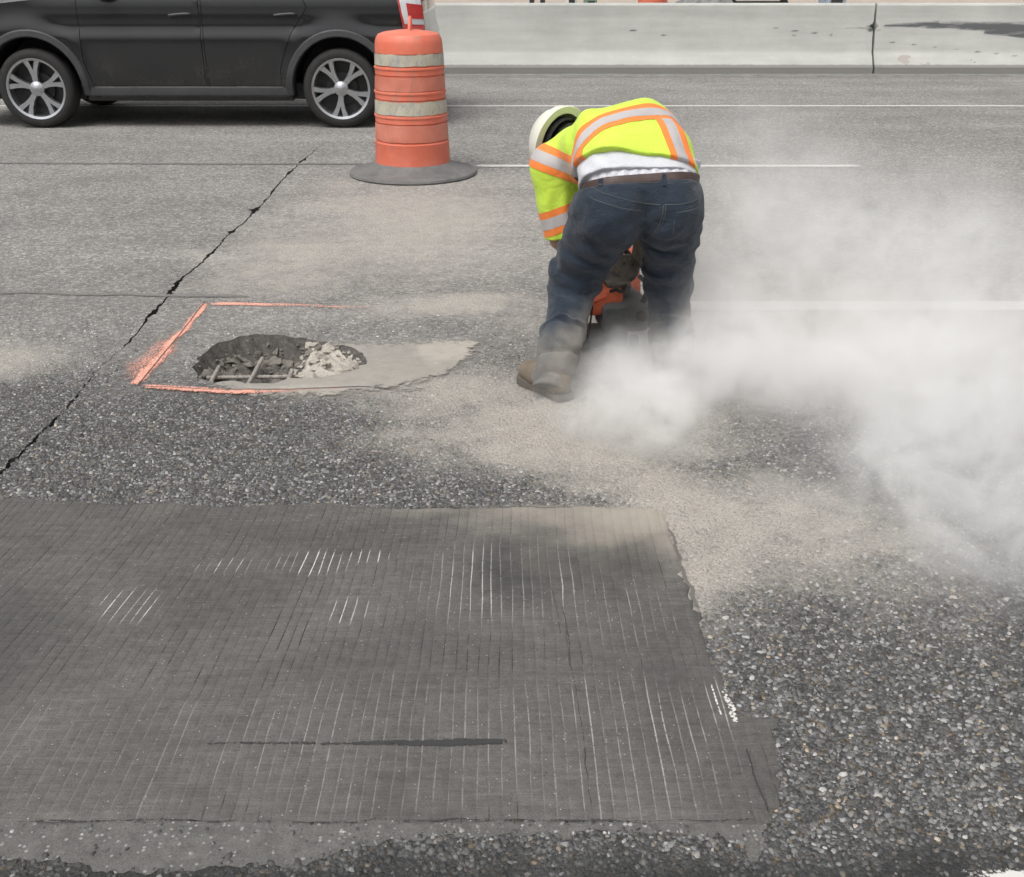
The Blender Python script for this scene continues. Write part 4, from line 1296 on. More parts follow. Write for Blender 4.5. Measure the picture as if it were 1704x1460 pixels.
        for k in range(2):
            d = part([20 + k], 'door', M['paint'])
            hx = -3.13 if k == 0 else -2.14
            y = YC + side * (float(half(hx, 1.04)) + .022)
            hb = MB().tube(smooth_path([(hx - .10, y - side*.03, 1.03), (hx - .085, y, 1.035), (hx + .03, y, 1.045), (hx + .085, y, 1.045), (hx + .10, y - side*.03, 1.04)], 4), .013, 8)
            o = hb.build('door_handle', M['cladding'], None, True)
            o.parent = d
        tl = part([40], 'tail_lamp', M['tail_red'], -.012)
        part([41], 'clear_lens', M['tail_white'], -.016, tl)
        part([42], 'brake_lens', M['tail_red'], -.020, tl)
        part([50], 'headlamp', M['tail_white'], -.006)
        # rocker trim and arch lips in grey plastic
        yy = YC + side * (HWID - .045)
        MB().box(((XF + X0) / 2, yy, .345), (2.02, .05, .085), bev=.014).build('rocker_trim', M['cladding'], car, True)
        MB().box(((XF + X0) / 2, yy - side * .05, .275), (2.0, .06, .05), bev=.012).build('sill', M['dark_metal'], car, True)
        for cx in ARX:
            vs, fs = [], []
            A = np.linspace(math.asin((.32 - ZW) / AR), math.pi - math.asin((.32 - ZW) / AR), 36)
            pr = [(AR - .006, -.10), (AR - .006, .010), (AR + .004, .020), (AR + .050, .016), (AR + .062, .002), (AR + .062, -.02)]
            for a in A:
                for r, d in pr:
                    x, z = cx + r * math.cos(a), ZW + r * math.sin(a) * 1.03
                    h0 = float(half(x, max(z, .3)))
                    vs.append((x, YC + side * (h0 + d), z))
            n = len(pr)
            fs = [(i*n+k, (i+1)*n+k, (i+1)*n+k+1, i*n+k+1) for i in range(len(A)-1) for k in range(n-1)]
            b = MB(); b.add(vs, fs); b.build('arch_lip', M['cladding'], car, True)
            # dark wheel well
            b = MB()
            A2 = np.linspace(-.2, math.pi + .2, 20)
            vs = [(cx + AR * math.cos(a), YC + side * y_, ZW + AR * math.sin(a) * 1.03) for a in A2 for y_ in (HWID - .06, .42)]
            fs = [(2*i, 2*i+2, 2*i+3, 2*i+1) for i in range(len(A2)-1)] + [[2*i+1 for i in range(len(A2))]]
            b.add(vs, fs); b.build('wheel_well', M['dark_metal'], car)
        # mirror
        y = YC + side * (HWID + .05)
        MB().lathe([(.001, -.12), (.07, -.10), (.10, -.03), (.10, .04), (.06, .10), (.001, .115)], (-3.84, y + side * .06, 1.27), 16, axis=(-.2, side, .05), cap=False).build('mirror', M['paint'], car, True)
        MB().box((-3.84, y - side * .06, 1.215), (.10, .16, .04), bev=.012).build('mirror_arm', M['cladding'], car, True)
    # strip over the top from nose to tail
    up = [(p[0], p[1]) for p in resample([Vector(p) for p in upper], .09, closed=False)]
    nC = 16
    for nm, mat, x0, x1, hi in (('bonnet', M['paint'], -9, -4.17, None), ('windscreen', M['glass'], -4.17, -3.36, None), ('roof', M['paint'], -3.36, -.93, None), ('tail_window', M['glass'], -.93, -.765, 1.2), ('tailgate', M['paint'], -9, 9, None)):
        vs, fs = [], []
        if nm == 'tail_window': seq = [p for p in up if p[0] > -1.0 and p[1] > 1.24]
        elif nm == 'tailgate': seq = [p for p in up if p[0] > -1.05 and p[1] <= 1.36]
        elif nm == 'roof': seq = [p for p in up if -3.46 <= p[0] and p[1] > 1.52]
        elif nm == 'windscreen': seq = [p for p in up if -4.25 <= p[0] <= -3.34 and p[1] > 1.17]
        else: seq = [p for p in up if p[0] < -4.1 and p[1] < 1.26]
        for (x, z) in seq:
            h0 = float(half(x, z)) - (.004 if 'window' in nm or nm == 'windscreen' else 0)
            for k in range(nC + 1):
                q = k / nC * 2 - 1
                cr = 1 - q * q
                bx = -.06 * cr if x < -5.3 else (.02 * cr if x > -1.05 and z < 1.5 else 0)
                bz = .045 * cr if z > 1.0 else 0
                vs.append((x + bx, YC + q * h0, z + bz))
        m = nC + 1
        fs = [(i*m+k, i*m+k+1, (i+1)*m+k+1, (i+1)*m+k) for i in range(len(seq)-1) for k in range(nC)]
        MB().add(vs, fs).build(nm, mat, car, True)
    MB().box((-3.1, YC, .33), (4.5, 1.5, .16), bev=.03).build('underbody', M['dark_metal'], car)
    MB().box((-5.63, YC, .70), (.05, 1.05, .20), bev=.02).build('grille', M['dark_metal'], car)
    MB().box((-.80, YC, .58), (.08, 1.30, .16), bev=.03).build('rear_bumper', M['cladding'], car)
    for sx in (-.45,):
        MB().tube([(-.98, YC + sx, .33), (-.83, YC + sx, .325)], .032, 12).build('exhaust', M['chrome'], car, True)
    # wheels
    def wheel(cx, cyy, side, rot):
        w = bpy.data.objects.new('wheel', None); link(w); w.location = (cx - car.location.x, cyy - car.location.y, ZW); w.parent = car
        def loc(mb, name, mat, smooth=True):
            o = mb.build(name, mat, None, smooth); o.parent = w; return o
        ax = (0, side, 0)
        loc(MB().lathe([(.262, -.11), (.285, -.118), (.335, -.118), (.358, -.10), (.368, -.07), (.368, .07), (.360, .098), (.338, .116), (.305, .120), (.284, .114), (.276, .10), (.262, -.11)], (0, 0, 0), 48, axis=ax, cap=False), 'tyre', M['tyre'])
        loc(MB().lathe([(.255, -.10), (.255, .07), (.262, .105), (.284, .113), (.288, .104), (.275, .09), (.275, -.10), (.255, -.10)], (0, 0, 0), 48, axis=ax, cap=False), 'rim', M['alloy'])
        loc(MB().lathe([(.0005, .02), (.15, .02), (.15, -.01), (.20, -.01), (.256, 0)], (0, 0, 0), 32, axis=ax, cap=False), 'brake_disc', M['dark_metal'])
        R = Vector((0, 0, 1)).rotation_difference(Vector(ax)).to_matrix()
        for k in range(5):
            a = rot + k * 2 * math.pi / 5
            for da in (-.17, .17):
                p = [(.05, a, .085), (.12, a + da * .35, .088), (.19, a + da * .8, .092), (.268, a + da * 1.25, .098)]
                b = MB()
                vs = []
                for (r, t, z), wd in zip(p, (.036, .031, .030, .040)):
                    c_ = Vector((r * math.cos(t), r * math.sin(t), z)); tn = Vector((-math.sin(t), math.cos(t), 0))
                    for q, dz in ((-1, -.035), (-.8, 0), (.8, 0), (1, -.035)):
                        vs.append(R @ (c_ + tn * wd * q * .8 + Vector((0, 0, dz))))
                fs = [(i*4+j, (i+1)*4+j, (i+1)*4+j+1, i*4+j+1) for i in range(3) for j in range(3)]
                b.add(vs, fs)
                loc(b, 'spoke', M['alloy'], False)
        loc(MB().lathe([(.072, .06), (.068, .088), (.045, .097), (.035, .104), (.0005, .106)], (0, 0, 0), 24, axis=ax, cap=False), 'hub_cap', M['alloy'])
    for i, cx in enumerate(ARX):
        wheel(cx, YC - HWID + .115, -1, .35 + i * .5)
        wheel(cx, YC + HWID - .115, 1, .9 + i * .3)
    return car
build_car()

# ------------------------------------------------------------------ bits of the work site that show over the barrier
def far_pt(px, Y): return at(px, 3, Y).x
t = thing('rubble_heap', 'low grey heap of broken rock just showing over the barrier', 'rubble', (far_pt(1170, 24), 24, 0))
bm = bmesh.new(); bmesh.ops.create_icosphere(bm, subdivisions=4, radius=1)
for v in bm.verts:
    q = fbm(np.array([v.co.x*3]), np.array([v.co.y*3]), np.array([v.co.z*3]), 5, 4)[0]
    v.co = Vector((v.co.x * .78, v.co.y * .7, max(v.co.z, -.05) * (.62 + .3*q))) * (.8 + .45 * q)
me = bpy.data.meshes.new('rock_mass'); bm.to_mesh(me); bm.free(); me.materials.append(M['far_grey'])
o = bpy.data.objects.new('rock_mass', me); link(o, t)
def post_thing(name, label, cat, px, Y, w, h, mat, legs):
    t = thing(name, label, cat, (far_pt(px, Y), Y, 0))
    for lx in legs:
        MB().box((lx, 0, h * .4), (.09, .09, h * .8), bev=.01).build('leg', mat, t, world=False)
    MB().box((0, 0, h * .9), (w, .06, h * .35), bev=.01).build('panel', M['far_white'], t, world=False)
post_thing('sign_stand', 'dark two legged sign stand showing over the barrier above the worker', 'sign', 894, 22, .55, 1.6, M['far_dark'], (-.10, .10))
def cabinet(name, label, px, Y, w, h, mat):
    t = thing(name, label, 'equipment', (far_pt(px, Y), Y, 0))
    MB().box((0, 0, h / 2 + .12), (w, .7, h), bev=.03).build('housing', mat, t, world=False)
    for sx in (-.4, .4):
        MB().box((sx * w, 0, .06), (.10, .6, .12)).build('skid', M['far_dark'], t, world=False)
    MB().box((0, -.36, h * .6), (w * .6, .03, h * .3), bev=.008).build('access_panel', M['far_dark'], t, world=False)
cabinet('equipment_cabinet', 'blue grey equipment box peeking over the barrier', 1384, 23, .36, 1.0, M['far_blue'])
cabinet('equipment_cabinet', 'small green equipment box peeking over the barrier', 982, 23, .22, .9, M['far_green'])
cabinet('equipment_cabinet', 'pale equipment box peeking over the barrier above the worker', 950, 24, .2, .9, M['far_white'])
t = thing('site_truck', 'white truck bed corner peeking over the barrier', 'truck', (far_pt(1262, 26), 26, 0))
MB().box((0, .9, .75), (1.0, 1.8, .45), bev=.05).build('bed', M['far_white'], t, world=False)
for sx in (-.35, .35):
    MB().lathe([(.0005, -.1), (.36, -.1), (.38, 0), (.36, .1), (.0005, .1)], (sx, .2, .38), 20, axis=(0, 1, 0), cap=False).build('wheel', M['tyre'], t, world=False)
drum((far_pt(1086, 21), 21, 0), 'orange traffic drum beyond the barrier showing only as a sliver')
# ------------------------------------------------------------------ the worker: bent forward over the saw, seen from behind
def surface_nets(fn, lo, hi, h):
    lo = np.array(lo, float); hi = np.array(hi, float)
    n = np.ceil((hi - lo) / h).astype(int) + 1
    ax = [lo[i] + np.arange(n[i]) * h for i in range(3)]
    # coarse pass first: only the cells near the surface are worked out finely
    q = 4
    cax = [a[::q] for a in ax]
    CXg, CYg, CZg = np.meshgrid(*cax, indexing='ij')
    Dc = fn(CXg.ravel(), CYg.ravel(), CZg.ravel()).reshape(CXg.shape)
    D = np.repeat(np.repeat(np.repeat(Dc, q, 0), q, 1), q, 2)[:n[0], :n[1], :n[2]].astype(np.float32)
    need = np.nonzero(np.abs(D) < q * h * 1.9 + .012)
    D[need] = fn(ax[0][need[0]], ax[1][need[1]], ax[2][need[2]])
    S = D < 0
    cube = np.zeros(tuple(n - 1), dtype=np.int16)
    corners = [(i, j, k) for i in (0, 1) for j in (0, 1) for k in (0, 1)]
    for (i, j, k) in corners:
        cube += S[i:n[0]-1+i, j:n[1]-1+j, k:n[2]-1+k]
    act = (cube > 0) & (cube < 8)
    ids = -np.ones(act.shape, dtype=np.int64)
    I, J, K = np.nonzero(act)
    ids[I, J, K] = np.arange(len(I))
    acc = np.zeros((len(I), 3)); cnt = np.zeros(len(I))
    edges = [(a, b) for ia, a in enumerate(corners) for b in corners[ia+1:] if sum(abs(a[q]-b[q]) for q in range(3)) == 1]
    for a, b in edges:
        da = D[I+a[0], J+a[1], K+a[2]]; db = D[I+b[0], J+b[1], K+b[2]]
        m = (da < 0) != (db < 0)
        t = np.where(m, da / np.where(m, da - db, 1), 0)
        p = np.array(a)[None] + (np.array(b) - np.array(a))[None] * t[:, None]
        acc += p * m[:, None]; cnt += m
    V = (np.stack([I, J, K], 1) + acc / cnt[:, None]) * h + lo
    quads = []
    for axis in range(3):
        u, v = [(1, 2), (2, 0), (0, 1)][axis]
        sl0 = [slice(None)] * 3; sl1 = [slice(None)] * 3
        sl0[axis] = slice(0, n[axis]-1); sl1[axis] = slice(1, n[axis])
        A, B = S[tuple(sl0)], S[tuple(sl1)]
        ch = np.nonzero(A != B)
        g = np.stack(ch, 1)
        ok = (g[:, u] > 0) & (g[:, v] > 0) & (g[:, u] < n[u]-1) & (g[:, v] < n[v]-1)
        g = g[ok]
        ins = A[g[:, 0], g[:, 1], g[:, 2]]
        def cid(du, dv):
            q = g.copy(); q[:, u] -= du; q[:, v] -= dv
            return ids[q[:, 0], q[:, 1], q[:, 2]]
        q = np.stack([cid(1, 1), cid(0, 1), cid(0, 0), cid(1, 0)], 1)
        q[~ins] = q[~ins][:, ::-1]
        quads.append(q)
    Q = np.concatenate(quads)
    Q = Q[(Q >= 0).all(1)]
    return V, Q
def smin(a, b, k):
    h = np.clip(.5 + .5 * (b - a) / k, 0, 1)
    return b + (a - b) * h - k * h * (1 - h)
def smax(a, b, k):
    return -smin(-a, -b, k)
def cone(X, Y, Z, a, b, r1, r2):
    a, b = np.asarray(a, float), np.asarray(b, float)
    ab = b - a
    t = np.clip(((X-a[0])*ab[0] + (Y-a[1])*ab[1] + (Z-a[2])*ab[2]) / (ab @ ab), 0, 1)
    return np.sqrt((X-a[0]-t*ab[0])**2 + (Y-a[1]-t*ab[1])**2 + (Z-a[2]-t*ab[2])**2) - (r1 + (r2-r1)*t)
def slabcone(X, Y, Z, a, b, lat, w1, w2, r1, r2):
    """A tapered bar with a stadium section: wide along lat."""
    a, b = np.asarray(a, float), np.asarray(b, float)
    lat = np.asarray(lat, float); lat = lat / np.linalg.norm(lat)
    ab = b - a
    t = np.clip(((X-a[0])*ab[0] + (Y-a[1])*ab[1] + (Z-a[2])*ab[2]) / (ab @ ab), 0, 1)
    dx, dy, dz = X-a[0]-t*ab[0], Y-a[1]-t*ab[1], Z-a[2]-t*ab[2]
    w = w1 + (w2-w1)*t
    u = dx*lat[0] + dy*lat[1] + dz*lat[2]
    uc = np.clip(u, -w, w)
    return np.sqrt((dx-uc*lat[0])**2 + (dy-uc*lat[1])**2 + (dz-uc*lat[2])**2) - (r1 + (r2-r1)*t)
def plane(X, Y, Z, p, nrm):
    nrm = np.asarray(nrm, float); nrm = nrm / np.linalg.norm(nrm)
    return (X-p[0])*nrm[0] + (Y-p[1])*nrm[1] + (Z-p[2])*nrm[2]
def ellips(X, Y, Z, c, r):
    q = np.sqrt(((X-c[0])/r[0])**2 + ((Y-c[1])/r[1])**2 + ((Z-c[2])/r[2])**2)
    return (q - 1) * min(r)
A3 = lambda *p: np.array(at(*p))

# joints
PEL = A3(1066, 316, 4.16); PEL_T = A3(1072, 285, 4.22)
LHIP = A3(1010, 352, 4.14); LKNEE = A3(957, 462, 4.30); LANK = A3(921, 630, 4.02)
RHIP = A3(1117, 350, 4.17); RKNEE = A3(1112, 470, 4.36); RANK = A3(1121, 618, 4.16)
WAIST = np.array([.475, 4.26, .865]); MID = np.array([.435, 4.40, .920]); CHEST = np.array([.345, 4.57, .845]); NECK = np.array([.275, 4.67, .83])
LSH = np.array([.178, 4.50, .795]); RSH = np.array([.475, 4.68, .86])
LELB = np.array([.205, 4.475, .52]); RELB = np.array([.60, 4.74, .56])
LHAND = np.array([.375, 4.745, .405]); RHAND = np.array([.562, 4.625, .400])
HEAD = np.array([.232, 4.735, .842])
LAT = np.array([.88, .42, .13])
TAX = CHEST - WAIST; TAX = TAX / np.linalg.norm(TAX)

def torso(X, Y, Z, g):
    d = slabcone(X, Y, Z, PEL, WAIST, (1, .08, 0), .085, .085, .130+g, .128+g)
    d = smin(d, slabcone(X, Y, Z, WAIST, MID, LAT, .095, .085, .126+g, .130+g), .05)
    d = smin(d, slabcone(X, Y, Z, MID, CHEST, LAT, .085, .095, .130+g, .112+g), .06)
    d = smin(d, cone(X, Y, Z, LSH, RSH, .085+g, .085+g), .06)
    d = smin(d, slabcone(X, Y, Z, CHEST, NECK, LAT, .06, .03, .10+g, .06+g), .05)
    return d

def legs_fn(X, Y, Z, grow=0.0):
    d = slabcone(X, Y, Z, PEL, PEL_T, (1, .05, 0), .098, .10, .125+grow, .118+grow)
    d = smin(d, ellips(X, Y, Z, LHIP + np.array([.012, -.035, .005]), (.128+grow, .135+grow, .15+grow)), .05)
    d = smin(d, ellips(X, Y, Z, RHIP + np.array([-.022, -.035, .005]), (.116+grow, .132+grow, .15+grow)), .05)
    L = smin(cone(X, Y, Z, LHIP, LKNEE, .138+grow, .106+grow), cone(X, Y, Z, LKNEE, LANK, .103+grow, .056+grow), .03)
    R = smin(cone(X, Y, Z, RHIP, RKNEE, .124+grow, .095+grow), cone(X, Y, Z, RKNEE, RANK, .096+grow, .056+grow), .03)
    return smin(d, smin(L, R, .018), .04)

def jeans_fn(X, Y, Z):
    d = legs_fn(X, Y, Z)
    # bunched cloth on the shins: a looser sleeve that starts with a lip and folds down to the hem
    def bunch(kn, an, t0, r0, r1, seed, d):
        ax = an - kn; L = np.linalg.norm(ax); ax = ax / L
        t = ((X-kn[0])*ax[0] + (Y-kn[1])*ax[1] + (Z-kn[2])*ax[2]) / L
        px, py = X - kn[0] - t*L*ax[0], Y - kn[1] - t*L*ax[1]
        pz = Z - kn[2] - t*L*ax[2]
        r = np.sqrt(px*px + py*py + pz*pz)
        th = np.arctan2(py, px)
        tt = t + .055 * np.sin(th * 1.0 + 2.3 + seed) + .02 * np.sin(th * 2 + seed)
        R = r0 + (r1 - r0) * np.clip((tt - t0) / (1 - t0), 0, 1)
        ph = tt * 30 + 3.2 * np.sin(th + .6 + seed) + 1.2 * np.sin(2 * th + seed) + 5.0 * vnoise(X * 13, Y * 13, Z * 11, 7 + int(seed))
        fold = (np.abs(np.sin(ph * .5)) ** .7) * (.25 + 1.1 * vnoise(X * 16, Y * 16, Z * 14, 17 + int(seed)))
        R = R + .016 * (fold - .5) + .008 * (vnoise(X * 24, Y * 24, Z * 40, 27) - .5) * sstep(t0 + .06, t0 + .25, tt)
        e = r - R
        e = smax(e, (t0 - tt) * L, .008)
        e = smax(e, (t - 1.12) * L, .01)
        return np.minimum(d, e)
    d = bunch(LKNEE, LANK, .50, .091, .073, 0.0, d)
    d = bunch(RKNEE, RANK, .44, .088, .080, 2.0, d)
    # drag lines over the seat and the backs of the knees
    w1 = np.sin((Z * 1.0 + X * .55) * 62 + 5 * vnoise(X * 9, Y * 9, Z * 9, 3)) * sstep(.63, .5, Z) * sstep(.27, .38, Z)
    w2 = np.sin((Z * .9 - X * .9) * 46 + 5 * vnoise(X * 8, Y * 8, Z * 8, 13)) * sstep(.58, .66, Z) * sstep(.80, .70, Z)
    n = vnoise(X * 16, Y * 16, Z * 16, 21) - .5
    w1 = np.sign(w1) * np.abs(w1) ** .6; w2 = np.sign(w2) * np.abs(w2) ** .6
    d = d + .010 * w1 * vnoise(X*7, Y*7, Z*7, 4) + .0060 * w2 * vnoise(X*6, Y*6, Z*6, 6) + .010 * n + .005 * (vnoise(X*38, Y*38, Z*38, 23) - .5)
    # creases under the seat and in the crotch
    for (c0, c1, wd, dp) in ((A3(965, 412, 4.0), A3(1045, 396, 4.05), .018, .010), (A3(1075, 396, 4.05), A3(1140, 402, 4.05), .016, .008), (A3(905, 470, 4.2), A3(990, 452, 4.15), .015, .009), (A3(900, 500, 4.2), A3(975, 485, 4.2), .013, .008), (A3(1085, 470, 4.2), A3(1145, 480, 4.2), .013, .008), (A3(1085, 505, 4.25), A3(1150, 500, 4.25), .012, .008)):
        q = cone(X, Y*.35 + c0[1]*.65, Z, c0, c1, 0, 0)
        d = d + dp * np.exp(-(q / wd) ** 2)
    # waistband and hems
    d = smax(d, plane(X, Y, Z, WB_P, WB_N), .006)
    d = smax(d, -plane(X, Y, Z, LANK + np.array([.0, 0, -.026]), (.12, -.10, 1.0)), .006)
    d = smax(d, -(Z - .045), .006)
    return d
# the belt line: a tilted plane
_b0, _b1, _b2 = A3(1165, 300, 4.10), A3(1090, 299, 4.02), A3(972, 305, 4.20)
WB_P = _b1
WB_N = np.cross(_b2 - _b1, _b0 - _b1); WB_N = WB_N / np.linalg.norm(WB_N)
if WB_N[2] < 0: WB_N = -WB_N
WB_N = WB_N * .35 + np.array([-.12, .42, .90]) * .65; WB_N /= np.linalg.norm(WB_N)

def smooth_mesh(V, Q, it=2, lam=.5):
    n = len(V)
    e = np.concatenate([Q[:, [0, 1]], Q[:, [1, 2]], Q[:, [2, 3]], Q[:, [3, 0]]])
    for _ in range(it):
        acc = np.zeros_like(V); cnt = np.zeros(n)
        for k in range(3):
            acc[:, k] = np.bincount(e[:, 0], V[e[:, 1], k], n) + np.bincount(e[:, 1], V[e[:, 0], k], n)
        cnt = np.bincount(e[:, 0], minlength=n) + np.bincount(e[:, 1], minlength=n)
        V = V + lam * (acc / np.maximum(cnt, 1)[:, None] - V)
    return V
def vnormals(V, F_):
    n = np.zeros_like(V)
    a, b, c = V[F_[:, 0]], V[F_[:, 1]], V[F_[:, 2]]
    fn = np.cross(b - a, c - a)
    for k in range(F_.shape[1]):
        for q in range(3):
            n[:, q] += np.bincount(F_[:, k], fn[:, q], len(V))
    return n / (np.linalg.norm(n, axis=1)[:, None] + 1e-12)
def clip_patch(V, Q, fields, off, back=None):
    """Part of a quad surface where every (field, lo, hi) holds, cut cleanly along the iso-lines and lifted by off along the normals."""
    N = vnormals(V, Q)
    T_ = np.concatenate([Q[:, [0, 1, 2]], Q[:, [0, 2, 3]]])
    P, Nn = V, N
    vals = [np.asarray(f, float) for f, _, _ in fields]
    for i, (_, lo, hi) in enumerate(fields):
        for sign, lim in ((1, lo), (-1, hi)):
            if lim is None: continue
            g = sign * (vals[i] - lim)
            gi = g[T_] >= 0
            cnt = gi.sum(1)
            full = T_[cnt == 3]
            part = T_[(cnt == 1) | (cnt == 2)]
            newP, newN, newV, tris = [], [], [[] for _ in vals], []
            base = len(P); cache = {}
            def cut(a, b):
                key = (a, b) if a < b else (b, a)
                if key in cache: return cache[key]
                t = g[a] / (g[a] - g[b])
                newP.append(P[a] + (P[b]-P[a]) * t); newN.append(Nn[a] + (Nn[b]-Nn[a]) * t)
                for j in range(len(vals)): newV[j].append(vals[j][a] + (vals[j][b]-vals[j][a]) * t)
                cache[key] = base + len(newP) - 1
                return cache[key]
            for tri in part:
                out = []
                for k in range(3):
                    a, b = tri[k], tri[(k+1) % 3]
                    if g[a] >= 0: out.append(a)
                    if (g[a] >= 0) != (g[b] >= 0): out.append(cut(a, b))
                for k in range(1, len(out) - 1): tris.append((out[0], out[k], out[k+1]))
            if newP:
                P = np.concatenate([P, np.array(newP)]); Nn = np.concatenate([Nn, np.array(newN)])
                vals = [np.concatenate([vals[j], np.array(newV[j])]) for j in range(len(vals))]
            T_ = np.concatenate([full, np.array(tris, dtype=np.int64).reshape(-1, 3)]) if len(tris) else full
    if len(T_) == 0: return None, None
    P, T_, Nn = compact(P, T_, Nn)
    Nn = Nn / (np.linalg.norm(Nn, axis=1)[:, None] + 1e-12)
    return P + Nn * off, T_

person = None
def P_(name, V, F_, mat, parent, smooth=True, attrs=None):
    o = mesh_obj(name, V, F_, mat, None, smooth, attrs)
    if parent is not None:
        o.parent = parent
        o.matrix_parent_inverse = parent.matrix_basis.inverted() if parent is person else Matrix.Identity(4)
    return o

# --- body: one continuous surface under the clothes, with head, arms and five-fingered hands
GRIP_L = (np.array([.33, 4.735, .40]), np.array([.42, 4.755, .405]))
GRIP_R = (np.array([.575, 4.58, .385]), np.array([.55, 4.66, .41]))
def hand(X, Y, Z, elb, h, bar, d, thumb_side):
    """Forearm, palm and fingers curled round a bar through h."""
    bd = bar[1] - bar[0]; bd = bd / np.linalg.norm(bd)
    fa = h - elb; fa = fa / np.linalg.norm(fa)
    up = np.cross(bd, fa); up /= np.linalg.norm(up)
    if up[2] < 0: up = -up
    wrist = h - fa * .075 + up * .03
    d = smin(d, cone(X, Y, Z, elb, wrist, .045, .031), .03)
    palm_c = h - fa * .025 + up * .030
    d = smin(d, slabcone(X, Y, Z, wrist, palm_c, bd, .018, .030, .020, .017), .02)
    r = .024
    for k, ln in enumerate((1.0, 1.08, 1.04, .86)):
        c = h + bd * (-.031 + .0205 * k) * thumb_side
        a = c - fa * .022 + up * .030
        b = c + fa * .020 + up * .030 * ln
        e = c + fa * (.036 * ln) + up * .002
        f = c + fa * .020 - up * .026
        g = c - fa * .006 - up * .027 * ln
        for p, q, r1, r2 in ((a, b, .0098, .0095), (b, e, .0095, .0088), (e, f, .0088, .0082), (f, g, .0082, .0072)):
            d = smin(d, cone(X, Y, Z, p, q, r1, r2), .004)
    th0 = wrist + bd * -.026 * thumb_side; th1 = h + bd * -.055 * thumb_side + up * .010; th2 = h + bd * -.050 * thumb_side + fa * .022 - up * .012; th3 = h + bd * -.040 * thumb_side + fa * .030 - up * .022
    for p, q, r1, r2 in ((th0, th1, .014, .0115), (th1, th2, .0112, .0100), (th2, th3, .0100, .0080)):
        d = smin(d, cone(X, Y, Z, p, q, r1, r2), .005)
    return d
HAX = np.array([-.55, .80, .16]); HAX /= np.linalg.norm(HAX)          # crown direction of the bowed head
HFACE = np.array([-.12, .12, -1.0]); HFACE -= HAX * (HFACE @ HAX); HFACE /= np.linalg.norm(HFACE)
HLAT = np.cross(HAX, HFACE)
def body_fn(X, Y, Z):
    d = legs_fn(X, Y, Z, -.028)
    d = smin(d, torso(X, Y, Z, -.03), .03)
    d = smin(d, cone(X, Y, Z, LSH, LELB, .060, .045), .03)
    d = smin(d, cone(X, Y, Z, RSH, RELB, .060, .045), .03)
    d = hand(X, Y, Z, LELB, LHAND, GRIP_L, d, 1)
    d = hand(X, Y, Z, RELB, RHAND, GRIP_R, d, -1)
    d = smin(d, cone(X, Y, Z, NECK, HEAD - HAX * .07, .062, .058), .03)
    # head in its own axes: crown, face, side
    q = [((X-HEAD[0])*a[0] + (Y-HEAD[1])*a[1] + (Z-HEAD[2])*a[2]) for a in (HAX, HFACE, HLAT)]
    u, v, w = q
    hd = (np.sqrt((u/.105)**2 + ((v+.008)/.098)**2 + (w/.078)**2) - 1) * .078
    jaw = (np.sqrt(((u+.075)/.058)**2 + ((v-.032)/.062)**2 + (w/.058)**2) - 1) * .055
    hd = smin(hd, jaw, .03)
    nose = cone(u, v, w, (-.005, .088, 0), (-.045, .112, 0), .010, .015)
    hd = smin(hd, nose, .012)
    for s in (-1, 1):
        hd = smax(hd, -(np.sqrt((u+.002)**2 + (v-.100)**2 + (w-s*.032)**2) - .017), .012)
        hd = smin(hd, np.sqrt((u+.004)**2 + (v-.084)**2 + (w-s*.032)**2) - .0125, .003)
        ear = (np.sqrt(((u+.022)/.032)**2 + ((v+.004)/.02)**2 + ((w-s*.080)/.010)**2) - 1) * .010
        hd = smin(hd, ear, .006)
        hd = smin(hd, cone(u, v, w, (-.083, .089, -.022), (-.083, .089, .022), .008, .008), .006)
    return smin(d, hd, .015)
V, Q = surface_nets(body_fn, (.0, 3.88, .02), (.82, 4.92, 1.10), .0065)
V = smooth_mesh(V, Q, 1, .4)
me_o = mesh_obj('person', V - np.array([.40, 4.15, 0]), Q, M['skin'], None, True)
person = me_o
person.location = (.40, 4.15, 0)
tag(person, 'worker in lime vest, white hard hat and dark jeans bent over a saw', 'person')

GV = V
for hc, ec in ((LHAND, LELB), (RHAND, RELB)):
    ax_ = (hc - ec) / np.linalg.norm(hc - ec)
    f1 = np.linalg.norm(V - hc, axis=1); f2 = (V - hc) @ ax_
    near_ = (np.linalg.norm(V[Q].mean(1) - hc, axis=1) < .14)
    PV, PT = clip_patch(V, Q[near_], [(f1, None, .125), (f2, -.10, None)], .0022)
    P_('glove', PV, PT, M['glove'], person)
# --- jeans
V, Q = surface_nets(jeans_fn, (.02, 3.85, .02), (.86, 4.62, .98), .0052)
V = smooth_mesh(V, Q, 1, .5)
JV, JQ = V, Q
JN = vnormals(V, Q)
n = fbm(V[:, 0]*8, V[:, 1]*8, V[:, 2]*8, 3, 3)
dustj = sstep(.44, .10, V[:, 2] + .1 * (n - .5)) * 1.25
dustj = np.clip(dustj * (.6 + .55 * np.clip(JN[:, 0] + .3, 0, 1)), 0, 1)
fade = .35 * sstep(.3, .6, V[:, 2]) * n + .5 * sstep(.45, .25, V[:, 2]) + .25 * sstep(.62, .72, V[:, 2]) * sstep(.9, .75, V[:, 2])
jeans = P_('jeans', V, Q, M['denim'], person, True, {'dust': dustj, 'fade': fade})
JB = BVHTree.FromPolygons([Vector(v) for v in V], [tuple(f) for f in Q])
def on_jeans(px, py, lift=.0015):
    p = at(px, py, 3.0)
    dr = (p - cam.location).normalized()
    h = JB.ray_cast(cam.location, dr)
    return (h[0] + h[1] * lift) if h[0] is not None else None
